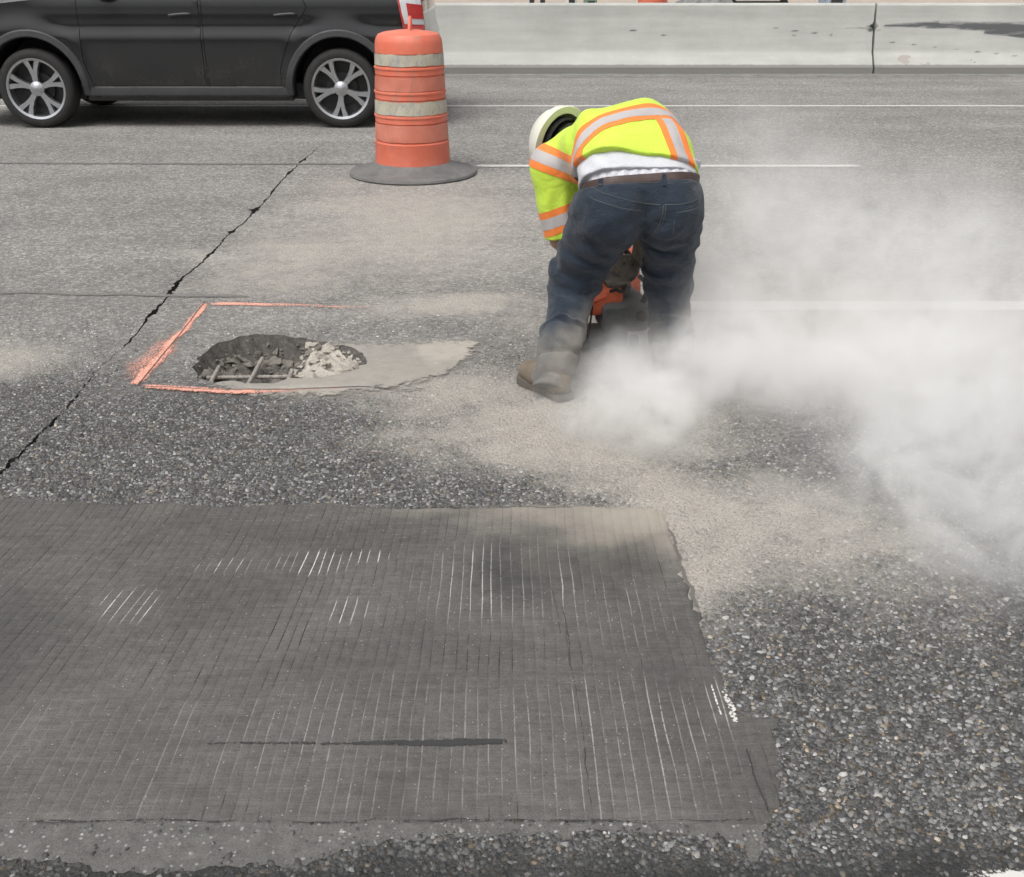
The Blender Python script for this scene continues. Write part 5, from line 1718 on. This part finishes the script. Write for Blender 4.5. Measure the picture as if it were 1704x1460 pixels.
def stitch(pts, r=.0011, dashes=False, parent=None):
    path = []
    for i in range(len(pts) - 1):
        for k in range(10):
            t = k / 10
            q = on_jeans(pts[i][0] + (pts[i+1][0]-pts[i][0])*t, pts[i][1] + (pts[i+1][1]-pts[i][1])*t)
            if q is not None and (not path or (q - path[-1]).length < .06): path.append(q)
    if len(path) > 3:
        o = MB().tube(path, r, 4).build('stitching', M['thread'], None, False)
        o.parent = parent or jeans
# yoke seams, centre seat seam and pocket stitching
stitch([(985, 312), (1000, 320), (1022, 327), (1050, 335), (1075, 339), (1102, 341)])
stitch([(1105, 341), (1130, 341), (1150, 337), (1166, 329)])
stitch([(1104, 341), (1103, 355), (1098, 372), (1090, 386), (1076, 400)])
stitch([(1108, 341), (1107, 355), (1102, 372), (1094, 386), (1082, 400)], .0008)
stitch([(1000, 305), (1040, 304), (1098, 305)], .0008); stitch([(1110, 306), (1140, 305), (1164, 302)], .0008)
# patch pockets: pieces of the denim lifted off the seat
def pocket(poly_px):
    P3 = [on_jeans(*p) for p in poly_px]
    if any(p is None for p in P3): return
    c = sum(P3, Vector()) / len(P3)
    # pocket axes on the cloth
    ux = (P3[1] - P3[0]).normalized(); nz = ux.cross(P3[-1] - P3[0]).normalized(); uy = nz.cross(ux)
    loc = np.stack([(V - np.array(c)) @ np.array(a) for a in (ux, uy, nz)], 1)
    poly = [((p - c).dot(ux), (p - c).dot(uy)) for p in P3]
    near = np.abs(loc[:, 2]) < .07
    m = len(poly)
    fields = []
    area = sum(poly[i][0]*poly[(i+1) % m][1] - poly[(i+1) % m][0]*poly[i][1] for i in range(m))
    for i in range(m):
        a, b = Vector(poly[i]), Vector(poly[(i+1) % m])
        e = (b - a).normalized()
        nn = Vector((-e.y, e.x)) * (1 if area > 0 else -1)
        fields.append(((loc[:, 0]-a.x)*nn.x + (loc[:, 1]-a.y)*nn.y, 0, None))
    fields.append((loc[:, 2], -.07, .07))
    cloc = loc[JQ].mean(1)
    box = (np.abs(cloc[:, 0]) < .2) & (np.abs(cloc[:, 1]) < .2) & (np.abs(cloc[:, 2]) < .08)
    PV, PT = clip_patch(JV, JQ[box], fields, .0022)
    if PV is None: return
    o = P_('pocket', PV, PT, M['denim'], None, True, {'dust': np.zeros(len(PV)), 'fade': np.full(len(PV), .32)})
    o.parent = jeans
    md = o.modifiers.new('thick', 'SOLIDIFY'); md.thickness = .0025; md.offset = -1
for pk in ([(980, 327), (1073, 351), (1068, 392), (1020, 404), (968, 388)], [(1124, 353), (1163, 344), (1161, 385), (1137, 402), (1118, 392)]):
    pocket(pk)
stitch([(981, 329), (1005, 338), (1035, 347), (1072, 352)], .0012); stitch([(980, 329), (974, 360), (968, 388)], .0008); stitch([(1072, 352), (1071, 372), (1067, 391)], .0007)
stitch([(1125, 354), (1145, 351), (1163, 346)], .0012); stitch([(1125, 354), (1122, 372), (1119, 391)], .0008)
# outseam of the near leg and hem
stitch([(952, 322), (930, 372), (912, 420), (903, 470)], .0008)

# --- belt, on the tilted waist plane
wbf = plane(V[:, 0], V[:, 1], V[:, 2], WB_P, WB_N)
pel_in = lambda X, Y, Z: legs_fn(X, Y, Z)
def belt_fn(X, Y, Z):
    d = smin(slabcone(X, Y, Z, PEL, PEL_T + (PEL_T - PEL) * .8, (1, .05, 0), .098, .098, .127, .121), torso(X, Y, Z, -.014), .04) + .004
    h = plane(X, Y, Z, WB_P, WB_N)
    return np.maximum(d, np.abs(h - .012) - .0185)
BV, BQ = surface_nets(belt_fn, (.15, 3.90, .60), (.80, 4.6, 1.05), .0048)
BV = smooth_mesh(BV, BQ, 2, .5)
belt = P_('belt', BV, BQ, M['belt'], person)
BB = BVHTree.FromPolygons([Vector(v) for v in BV], [tuple(f) for f in BQ])
def belt_loop(px):
    pts = []
    for py in np.linspace(283, 310, 8):
        p = at(px, py, 3.0); dr = (p - cam.location).normalized()
        h = BB.ray_cast(cam.location, dr)
        h2 = JB.ray_cast(cam.location, dr)
        best = min([q for q in (h, h2) if q[0] is not None], key=lambda q: q[3], default=None)
        if best is not None: pts.append(best[0] + best[1] * .004)
    if len(pts) < 3: return
    b = MB()
    vs = []
    for p in pts:
        vs += [p + Vector((-.0085, 0, 0)), p + Vector((-.0075, -.003, .001)), p + Vector((.0075, -.003, .001)), p + Vector((.0085, 0, 0))]
    b.add(vs, [(i*4+k, i*4+k+1, (i+1)*4+k+1, (i+1)*4+k) for i in range(len(pts)-1) for k in range(3)])
    o = b.build('belt_loop', M['denim'], None, True); o.parent = jeans
belt_loop(1105); belt_loop(1000)

_s0, _s1, _s2 = A3(1168, 306, 4.22), A3(1078, 251, 4.10), A3(958, 306, 4.30)
SH_P = _s1; SH_N = np.cross(_s0 - _s1, _s2 - _s1); SH_N /= np.linalg.norm(SH_N)
if SH_N[1] < 0: SH_N = -SH_N
# --- shirt tail and waistband of the shorts
def under_fn(X, Y, Z):
    d = torso(X, Y, Z, -.014)
    d = smin(d, slabcone(X, Y, Z, PEL, PEL_T, (1, .05, 0), .090, .092, .128, .116), .03)
    d = d + .003 * np.sin((X * .7 + Z) * 70 + 4 * vnoise(X*10, Y*10, Z*10, 3)) * (.3 + vnoise(X*7, Y*7, Z*7, 9))
    d = d - .016 * sstep(.46, .30, X) * sstep(.95, .86, Z)
    h = plane(X, Y, Z, UH_P, UH_N) + .006 * (vnoise(X*30, Y*30, Z*30, 5) - .5)
    return smax(smax(d, -h, .004), plane(X, Y, Z, SH_P, SH_N) - .035, .01)
_u0, _u1, _u2 = A3(1166, 294, 4.16), A3(1100, 273, 4.06), A3(962, 318, 4.20)
UH_P = _u1; UH_N = np.cross(_u0 - _u1, _u2 - _u1); UH_N /= np.linalg.norm(UH_N)
if UH_N[1] < 0: UH_N = -UH_N
UV, UQ = surface_nets(under_fn, (.15, 3.92, .60), (.80, 4.6, 1.12), .0055)
P_('undershirt', UV, UQ, M['white_cloth'], person)
def shorts_fn(X, Y, Z):
    d = smin(torso(X, Y, Z, -.020), slabcone(X, Y, Z, PEL, PEL_T + (PEL_T - PEL) * .6, (1, .05, 0), .098, .10, .112, .108), .03)
    d = d + .003 * np.sin(X * 160 + 3 * vnoise(X*20, Y*20, Z*20, 3))
    return np.maximum(np.maximum(d, -plane(X, Y, Z, WB_P, WB_N) - .02), plane(X, Y, Z, WB_P, WB_N) - .09)
SV, SQ = surface_nets(shorts_fn, (.15, 3.92, .60), (.80, 4.6, 1.05), .0065)
P_('shorts_waistband', SV, SQ, M['checked'], person)

# --- lime safety shirt
CUFF_T = 1.0
def shirt_fn(X, Y, Z):
    d = torso(X, Y, Z, .006)
    h = plane(X, Y, Z, SH_P, SH_N)
    d = d - .010 * sstep(.09, 0, h)
    fold = np.sin(((X - .4) * .9 + (Y - 4.4) * -.5 + Z * .4) * 42 + 6 * vnoise(X*6, Y*6, Z*6, 41))
    f2 = np.abs(np.sin(((X - .4) * .3 + (Y - 4.4) * .9 - Z * .5) * 30 + 5 * vnoise(X*7, Y*7, Z*7, 61))) ** .5
    d = d + .0075 * fold * vnoise(X*5, Y*5, Z*5, 43) - .009 * (f2 - .7) * vnoise(X*6, Y*6, Z*6, 63) + .010 * (vnoise(X*11, Y*11, Z*11, 45) - .5)
    d = smax(d, -(h + .006 * (vnoise(X*22, Y*22, Z*22, 51) - .5)), .005)
    aL = LELB - LSH; lL = np.linalg.norm(aL); aL = aL / lL
    tL = ((X-LSH[0])*aL[0] + (Y-LSH[1])*aL[1] + (Z-LSH[2])*aL[2]) / lL
    s = cone(X, Y, Z, LSH + np.array([-.005, 0, .01]), LELB + np.array([.012, 0, -.03]), .100, .072)
    s = s + .005 * np.sin(X * 90 + Y * 50 + 5 * vnoise(X*8, Y*8, Z*6, 47)) * sstep(.2, .5, tL) + .007 * (vnoise(X*13, Y*13, Z*9, 49) - .5)
    s = smax(s, (tL - CUFF_T) * lL, .006)
    d = smin(d, s, .03)
    aR = RELB - RSH; lR = np.linalg.norm(aR); aR = aR / lR
    tR = ((X-RSH[0])*aR[0] + (Y-RSH[1])*aR[1] + (Z-RSH[2])*aR[2]) / lR
    s = smax(cone(X, Y, Z, RSH, RELB, .098, .074), (tR - .98) * lR, .006)
    d = smin(d, s, .03)
    # neck opening and hem
    d = smax(d, plane(X, Y, Z, NECK + TAX * .012, NECK - CHEST + HAX * .05), .008)
    return d
TV, TQ = surface_nets(shirt_fn, (.02, 4.0, .44), (.80, 4.95, 1.14), .006)
TV = smooth_mesh(TV, TQ, 1, .5)
shirt = P_('safety_shirt', TV, TQ, M['lime'], person)
# tape: orange borders either side of a silver strip, cut from the shirt's own surface
hF = plane(TV[:, 0], TV[:, 1], TV[:, 2], SH_P, SH_N)
aL = LELB - LSH; lL = np.linalg.norm(aL); aL = aL / lL
dL = (TV - LSH) @ aL
sleeveL = np.linalg.norm((TV - LSH) - dL[:, None] * aL, axis=1)
latv = LAT / np.linalg.norm(LAT)
vv_ = (TV - MID) @ latv                                  # across the back
tt_ = (TV - WAIST) @ TAX                                 # along the spine
armR = np.linalg.norm(np.cross(TV - RSH, (RELB - RSH) / np.linalg.norm(RELB - RSH)), axis=1)
on_sleeve = (sleeveL < .125) & (dL > .05) & (TV[:, 0] < .27)
body_m = np.where(on_sleeve, -1.0, 1.0)
def tape(fields_f, lo, hi, extra, parent=shirt):
    b = (hi - lo) * .28
    for l, h, mat, nm, off in ((lo, lo + b, M['orange_cloth'], 'orange_tape', .0022), (lo + b, hi - b, M['silver'], 'reflective_tape', .0030), (hi - b, hi, M['orange_cloth'], 'orange_tape', .0022)):
        PV, PT = clip_patch(TV, TQ, [(fields_f, l, h)] + extra, off)
        if PV is None or len(PT) < 4: continue
        o = mesh_obj(nm, PV, PT, mat, None, True); o.parent = parent
TB = BVHTree.FromPolygons([Vector(v) for v in TV], [tuple(f) for f in TQ])
def on_shirt(px, py):
    dr = (at(px, py, 3.0) - cam.location).normalized()
    h = TB.ray_cast(cam.location, dr)
    return (np.array(h[0]), np.array(h[1])) if h[0] is not None else None
def fit_plane(pts, toward):
    P = np.array([q[0] for q in (on_shirt(*p) for p in pts) if q is not None])
    c = P.mean(0)
    nrm = np.linalg.svd(P - c)[2][2]
    if nrm @ np.asarray(toward) < 0: nrm = -nrm
    return c, nrm
def edge_plane(pa, pb, toward):
    a, b = on_shirt(*pa), on_shirt(*pb)
    nrm = np.cross(b[0] - a[0], a[1] + b[1]); nrm /= np.linalg.norm(nrm)
    if nrm @ np.asarray(toward) < 0: nrm = -nrm
    return a[0], nrm
torso_d = torso(TV[:, 0], TV[:, 1], TV[:, 2], .006)
bc, bn = fit_plane([(953, 285), (959, 255), (974, 226), (1002, 201), (1040, 189), (1085, 190)], TAX)
bandf = (TV - bc) @ bn
print('band plane', bc, bn)
nosl = np.clip((sleeveL - .112) * 20, -1, 1) + np.where(TV[:, 0] > .26, 2, 0) + np.where(dL < -.02, 2, 0)
nosl = np.where(torso_d < .012, 1.0, -1.0)
tape(bandf, -.046, .046, [(torso_d, None, .016)])
vc, vn = edge_plane((973, 238), (986, 272), (-1, -.3, 0))
tape((TV - vc) @ vn, 0.0, .082, [(bandf, None, -.046), (torso_d, None, .03), (bandf, -.20, None)])
vc, vn = edge_plane((1090, 198), (1116, 266), (1, .3, 0))
tape((TV - vc) @ vn, 0.0, .088, [(bandf, None, -.046), (torso_d, None, .03), (TV[:, 2], .70, None)])
sl_m = np.where((TV[:, 0] < .32), 1.0, -1.0)
tape(dL + .30 * (TV[:, 0] - LSH[0]), .145, .252, [(sleeveL, None, .14), (sl_m, 0, None)])
tape(dL - .42 * (TV[:, 0] - LSH[0]), -.088, .018, [(bandf, .046, None), (sl_m, 0, None), (TV[:, 2], .66, None)])

# --- hard hat with brim, seen from behind and below
HC = HEAD + np.array([-.022, 0, .012])
def hat_pt(u, v, w): return Vector(HC + (HAX * u + HFACE * v + HLAT * w) * 1.13)
NA = 48
def hat_ring(u, a, b, shift=0.0):
    return [hat_pt(u, a * math.cos(t) + shift, b * math.sin(t)) for t in np.linspace(0, 2*math.pi, NA, endpoint=False)]
rings = [hat_ring(.004, .150, .126, .004), hat_ring(.000, .152, .128, .004), hat_ring(-.006, .150, .126, .004), hat_ring(-.004, .120, .097), hat_ring(.010, .118, .095)]
outer = []
for k in range(9):
    s = k / 8 * math.pi / 2
    outer.append(hat_ring(.012 + .118 * math.sin(s), max(.001, .134 * math.cos(s) ** .8), max(.001, .110 * math.cos(s) ** .8)))
inner = []
for k in range(8):
    s = k / 8 * math.pi / 2
    inner.append(hat_ring(.012 + .112 * math.sin(s), max(.001, .118 * math.cos(s) ** .8), max(.001, .095 * math.cos(s) ** .8)))
seq = inner[::-1] + rings[::-1][:-0 or None] + outer
vs = [p for r in seq for p in r]
fs = [(i*NA+k, i*NA+(k+1) % NA, (i+1)*NA+(k+1) % NA, (i+1)*NA+k) for i in range(len(seq)-1) for k in range(NA)]
b = MB().add(vs, fs)
hat = b.build('hard_hat', M['hat'], None, True)
hat.parent = person; hat.matrix_parent_inverse = person.matrix_basis.inverted()
# front peak, ridge and headband
pk = []
for t in np.linspace(-1.0, 1.0, 15):
    c, s = math.cos(t), math.sin(t)
    pk.append([hat_pt(.002, .140*c, .118*s), hat_pt(-.010, (.140 + .052*c*c)*c + .0, .122*s), hat_pt(-.014, (.138 + .052*c*c)*c, .120*s), hat_pt(-.006, .138*c, .116*s)])
vs = [p for r in pk for p in r]
fs = [(i*4+k, i*4+k+1, (i+1)*4+k+1, (i+1)*4+k) for i in range(14) for k in range(3)]
o = MB().add(vs, fs).build('peak', M['hat'], None, True); o.parent = hat
rid = [hat_pt(.012 + .120 * math.sin(s), .135 * math.cos(s) * (1 if True else 1), 0) for s in np.linspace(.1, math.pi - .1, 24)]
o = MB().tube(rid, .007, 8).build('ridge', M['hat'], None, True); o.parent = hat
hb = [hat_pt(-.004, .104 * math.cos(t), .082 * math.sin(t)) for t in np.linspace(0, 2*math.pi, 33)]
vs = []
for p in hb: vs += [p + Vector(HAX) * .022, p - Vector(HAX) * .022]
fs = [(2*i, 2*i+1, 2*i+3, 2*i+2) for i in range(32)]
o = MB().add(vs, fs).build('headband', M['strap'], None, True); o.parent = hat
for a in (.7, 1.57, 2.4, 3.9, 4.71, 5.6):
    st = [hat_pt(.012 + .09*math.sin(s), .104*math.cos(s)*math.cos(a), .082*math.cos(s)*math.sin(a)) for s in np.linspace(0, 1.3, 6)]
    o = MB().tube(st, .006, 5).build('suspension_strap', M['strap'], None, True); o.parent = hat
# short dark hair below the hat, at the nape
def hair_fn(X, Y, Z):
    u, v, w = [((X-HEAD[0])*a[0] + (Y-HEAD[1])*a[1] + (Z-HEAD[2])*a[2]) for a in (HAX, HFACE, HLAT)]
    d = (np.sqrt((u/.108)**2 + ((v+.010)/.103)**2 + (w/.083)**2) - 1) * .08 + .003 * np.sin(w*300) * vnoise(X*60, Y*60, Z*60, 3)
    d = np.maximum(d, v - .035 + .3 * u)
    return np.maximum(d, -u - .075)
HV, HQ = surface_nets(hair_fn, HEAD - .13, HEAD + .13, .006)
P_('hair', HV, HQ, M['hair'], person)
# dark drawcord at the side of the shirt
dc = [A3(953, 291, 4.30), A3(958, 297, 4.26), A3(966, 303, 4.235)]
o = MB().tube([Vector(p) for p in dc], .0035, 6).build('drawcord', M['strap'], None, True); o.parent = shirt

# --- boots
def boot(heel, toe, ank, name_mat=None):
    heel, toe, ank = np.array(heel, float), np.array(toe, float), np.array(ank, float)
    ax = toe - heel; L = np.linalg.norm(ax); ax = ax / L
    lt = np.array([ax[1], -ax[0], 0])
    def P(t, s, z): return heel + ax * (t * L) + lt * s + np.array([0, 0, z])
    def fn(X, Y, Z):
        d = cone(X, Y, Z, P(.14, 0, .062), P(.30, 0, .070), .044, .046)
        d = smin(d, cone(X, Y, Z, P(.30, 0, .072), P(.62, .004, .058), .046, .047), .03)
        d = smin(d, cone(X, Y, Z, P(.62, .004, .056), P(.86, .006, .050), .049, .043), .03)
        d = smin(d, cone(X, Y, Z, P(.70, .03, .045), P(.84, .025, .044), .030, .028), .03)
        d = smin(d, cone(X, Y, Z, P(.17, 0, .07), ank + np.array([0, 0, .03]), .046, .040), .03)
        d = d + .004 * np.sin(((X-heel[0])*ax[0] + (Y-heel[1])*ax[1]) * 130) * sstep(.09, .05, Z) * .5 + .004 * (vnoise(X*30, Y*30, Z*30, 3) - .5)
        return smax(d, -(Z - .020), .006)
    lo = np.minimum(np.minimum(heel, toe), ank) - .10; hi = np.maximum(np.maximum(heel, toe), ank) + .10
    lo[2] = 0; hi[2] = .26
    V, Q = surface_nets(fn, lo, hi, .0052)
    b = P_('boot', V, Q, M['boot'], person)
    prof = [(.0, .036), (.10, .043), (.28, .039), (.45, .038), (.62, .048), (.78, .052), (.90, .046), (.97, .03), (1.0, .012)]
    left = [P(t, w + .003 * (t > .5), 0) for t, w in prof]; right = [P(t, -w, 0) for t, w in prof]
    ring = [P(-.02, 0, 0)] + left + right[::-1]
    vs = [Vector((p[0], p[1], .0045)) for p in ring] + [Vector((p[0], p[1], .030)) for p in ring]
    n = len(ring)
    fs = [list(range(n))[::-1], [n+i for i in range(n)]] + [(i, (i+1) % n, n+(i+1) % n, n+i) for i in range(n)]
    o = MB().add(vs, fs).build('sole', M['sole'], None, False); o.parent = b
g0, g1 = G(948, 674), G(868, 632)
boot((g0[0] - .012, g0[1] + .035, 0), (g1[0], g1[1], 0), LANK)
boot((.662, 4.10, 0), (.70, 4.39, 0), RANK)
# ------------------------------------------------------------------ hand-held cut-off saw on the road between the worker's feet
saw = thing('cutoff_saw', 'dusty orange and grey cut-off saw gripped between the worker\'s legs', 'saw', (.425, 4.625, 0))
saw.rotation_euler = (0, 0, math.radians(10))
def sp(mb, name, mat, smooth=True, parent=saw):
    o = mb.build(name, mat, None, smooth); o.parent = parent; return o
def rbox(c, d, bev, rx=0, ry=0, rz=0):
    from mathutils import Euler
    return MB().box(c, d, Euler((rx, ry, rz)).to_matrix(), bev)
sp(rbox((-.045, .03, .235), (.17, .26, .125), .03, .06), 'engine_housing', M['saw_orange'])
sp(rbox((-.075, -.045, .262), (.085, .11, .10), .03, -.35, -.35), 'top_cowl', M['saw_orange'])
sc = sp(rbox((-.145, .0, .155), (.052, .25, .20), .022, 0, .10), 'starter_cover', M['saw_pale'] if 'saw_pale' in M else M['saw_white'])
for k in range(9):
    sp(rbox((-.141 + .0014 * k, -.1265, .10 + .0135 * k), (.022, .006, .0045), .001, 0, -.5), 'vent_slot', M['saw_black'], False, sc)
    sp(rbox((-.178 + .0014 * k, -.02, .09 + .0145 * k), (.006, .13, .0055), .001, 0, .10), 'vent_slot', M['saw_black'], False, sc)
sp(rbox((-.1115, -.122, .15), (.006, .012, .15), .002, 0, .1), 'cover_seam', M['saw_black'], False, sc)
sp(rbox((.05, -.045, .165), (.215, .17, .135), .035, .1), 'fuel_tank', M['saw_grey'])
sp(MB().lathe([(.0005, 0), (.020, 0), (.024, .004), (.024, .018), (.0005, .02)], (.11, -.13, .17), 14, axis=(.1, -1, .15), cap=False), 'fuel_cap', M['saw_black'])
fc = sp(MB().lathe([(.0005, .05), (.034, .048), (.052, .038), (.060, .015), (.061, -.05), (.055, -.09), (.0005, -.09)], (.072, .005, .345), 26, axis=(-.10, -.9, .42), cap=False), 'filter_cover', M['saw_brown'])
for dx, dz in ((-.018, .012), (.022, .004), (.0, -.024)):
    sp(MB().lathe([(.0005, .006), (.006, .004), (.007, -.004)], (.068 + dx, -.042, .368 + dz), 8, axis=(-.10, -.9, .42), cap=False), 'cover_screw', M['saw_black'], True, fc)
sp(rbox((.02, -.03, .295), (.11, .12, .055), .02, .2), 'carburettor_box', M['saw_brown'])
sp(MB().tube(smooth_path([(-.03, -.09, .27), (0, -.105, .285), (.03, -.10, .275), (.05, -.085, .30)], 5), .008, 8), 'fuel_line', M['saw_black'])
sp(MB().tube(smooth_path([(.115, -.10, .205), (.138, -.115, .27), (.142, -.10, .345), (.140, -.05, .395), (.135, .02, .405), (.10, .06, .36)], 7), [.014] * 36, 10), 'rear_handle', M['saw_black'])
sp(MB().tube(smooth_path([(-.165, .10, .16), (-.175, .125, .27), (-.155, .13, .37), (-.09, .13, .405), (.05, .13, .41), (.12, .13, .37), (.14, .12, .26)], 7), .0125, 10), 'front_handle', M['saw_black'])
sp(MB().tube(smooth_path([(.115, -.055, .325), (.140, -.085, .30), (.158, -.105, .255), (.166, -.11, .20)], 6), .0105, 9), 'water_hose', M['hose'])
sp(rbox((.135, .22, .175), (.045, .30, .075), .015, -.05), 'cutting_arm', M['saw_grey'])
vs, fs = [], []
for side in (-.026, .026):
    for a in np.linspace(math.radians(-15), math.radians(200), 22):
        vs.append((.185 + side, .40 + .172 * math.cos(a), .165 + .172 * math.sin(a)))
    vs.append((.185 + side, .40, .165))
fs = [[i for i in range(23)], [23 + i for i in range(23)][::-1]] + [(i, i+1, 23+i+1, 23+i) for i in range(21)]
sp(MB().add(vs, fs), 'blade_guard', M['saw_orange'], False)
bl = sp(MB().lathe([(.0005, -.0018), (.158, -.0018), (.158, .0018), (.0005, .0018)], (.185, .40, .160), 40, axis=(1, 0, 0), cap=False), 'blade', M['steel'], False)
sp(MB().lathe([(.0005, .034), (.03, .034), (.034, .028), (.034, -.03), (.0005, -.03)], (.185, .40, .160), 18, axis=(1, 0, 0), cap=False), 'flange_nut', M['steel'])
sp(rbox((-.03, -.03, .055), (.20, .12, .09), .02), 'base_plate', M['saw_grey'])
for sx in (-.12, .10):
    sp(MB().lathe([(.0005, -.015), (.028, -.015), (.031, 0), (.028, .015), (.0005, .015)], (sx, -.075, .035), 16, axis=(1, 0, 0), cap=False), 'guide_wheel', M['saw_black'])
# ------------------------------------------------------------------ the cloud of cutting dust drifting from the saw
BL = []
def blob(px, py, Y, rx, ry, rz, d):
    c = at(px, py, Y)
    BL.append((c.x, c.y, max(c.z, .02), rx, ry, rz, d))
blob(1040, 606, 4.40, .13, .20, .12, 4)
blob(1038, 665, 4.04, .20, .34, .19, 12)
blob(1062, 732, 3.70, .31, .40, .21, 11)
blob(1120, 655, 3.96, .26, .34, .26, 9)
blob(1200, 615, 4.00, .36, .40, .26, 5)
blob(1310, 615, 4.00, .48, .46, .28, 5.5)
blob(1450, 625, 3.92, .52, .50, .31, 4.5)
blob(1600, 650, 3.78, .52, .55, .34, 4.5)
blob(1730, 715, 3.55, .50, .52, .40, 4.5)
blob(1565, 770, 3.34, .38, .38, .30, 5)
blob(1555, 870, 3.02, .30, .36, .25, 5.5)
blob(1600, 950, 2.80, .30, .34, .20, 3.5)
blob(1710, 890, 2.90, .34, .42, .32, 4)
blob(1250, 420, 4.60, .52, .60, .42, 1.6)
blob(1290, 300, 4.90, .46, .58, .34, 1.2)
blob(1470, 430, 4.70, .75, .80, .42, 1.7)
blob(1670, 490, 4.40, .75, .80, .48, 1.6)
blob(1430, 910, 3.05, .50, .60, .22, 1.0)
blob(1640, 1020, 2.62, .42, .40, .20, 1.1)
blob(1170, 530, 4.35, .30, .42, .32, 2.2)
blob(1045, 580, 4.50, .20, .20, .16, 2.5)
def cloud_hull(X, Y, Z):
    d = np.full(np.shape(X), 9.0)
    for x, y, z, rx, ry, rz, dn in BL:
        q = np.sqrt(((X-x)/rx)**2 + ((Y-y)/ry)**2 + ((Z-z)/rz)**2)
        d = np.minimum(d, (q - 1.42) * min(rx, ry, rz))
    return np.maximum(d, .012 - Z)
V, Q = surface_nets(cloud_hull, (-.4, 1.9, -.05), (3.6, 6.4, 1.8), .05)
N = NT('airborne_dust')
nt = N.t
nt.nodes.remove(N.b)
p = N.pos()
wn_ = N.n('ShaderNodeTexNoise', _Scale=3.2, _Detail=1.0, _Roughness=0.55)
N.l(p, wn_.inputs['Vector'])
vm = N.n('ShaderNodeVectorMath', operation='MULTIPLY_ADD')
N.l(wn_.outputs['Color'], vm.inputs[0]); vm.inputs[1].default_value = (.42, .42, .34); vm.inputs[2].default_value = (-.21, -.21, -.17)
va = N.n('ShaderNodeVectorMath', operation='ADD')
N.l(p, va.inputs[0]); N.l(vm.outputs[0], va.inputs[1])
tot = None
for x, y, z, rx, ry, rz, dn in BL:
    m = N.n('ShaderNodeVectorMath', operation='MULTIPLY_ADD')
    N.l(va.outputs[0], m.inputs[0]); m.inputs[1].default_value = (1/rx, 1/ry, 1/rz); m.inputs[2].default_value = (-x/rx, -y/ry, -z/rz)
    ln = N.n('ShaderNodeVectorMath', operation='LENGTH')
    N.l(m.outputs[0], ln.inputs[0])
    r = N.rng(ln.outputs['Value'], 1.30, .0, 0, dn * .66)
    tot = r if tot is None else N.math('ADD', tot, r)
wisp = N.noise(va.outputs[0], 6.0, 4, .66)
den = N.math('MULTIPLY', tot, N.rng(wisp, .30, .72, .15, 1.75))
pv = N.n('ShaderNodeVolumePrincipled')
pv.inputs['Color'].default_value = (.993, .990, .983, 1)
pv.inputs['Anisotropy'].default_value = 0.0
N.l(den, pv.inputs['Density'])
N.l(pv.outputs[0], N.out.inputs['Volume'])
cloud = mesh_obj('dust_cloud', V, Q, N.m)
tag(cloud, 'billowing pale cloud of concrete dust drifting right from the saw', kind='stuff')
SC.cycles.volume_step_rate = .36
SC.cycles.volume_max_steps = 256
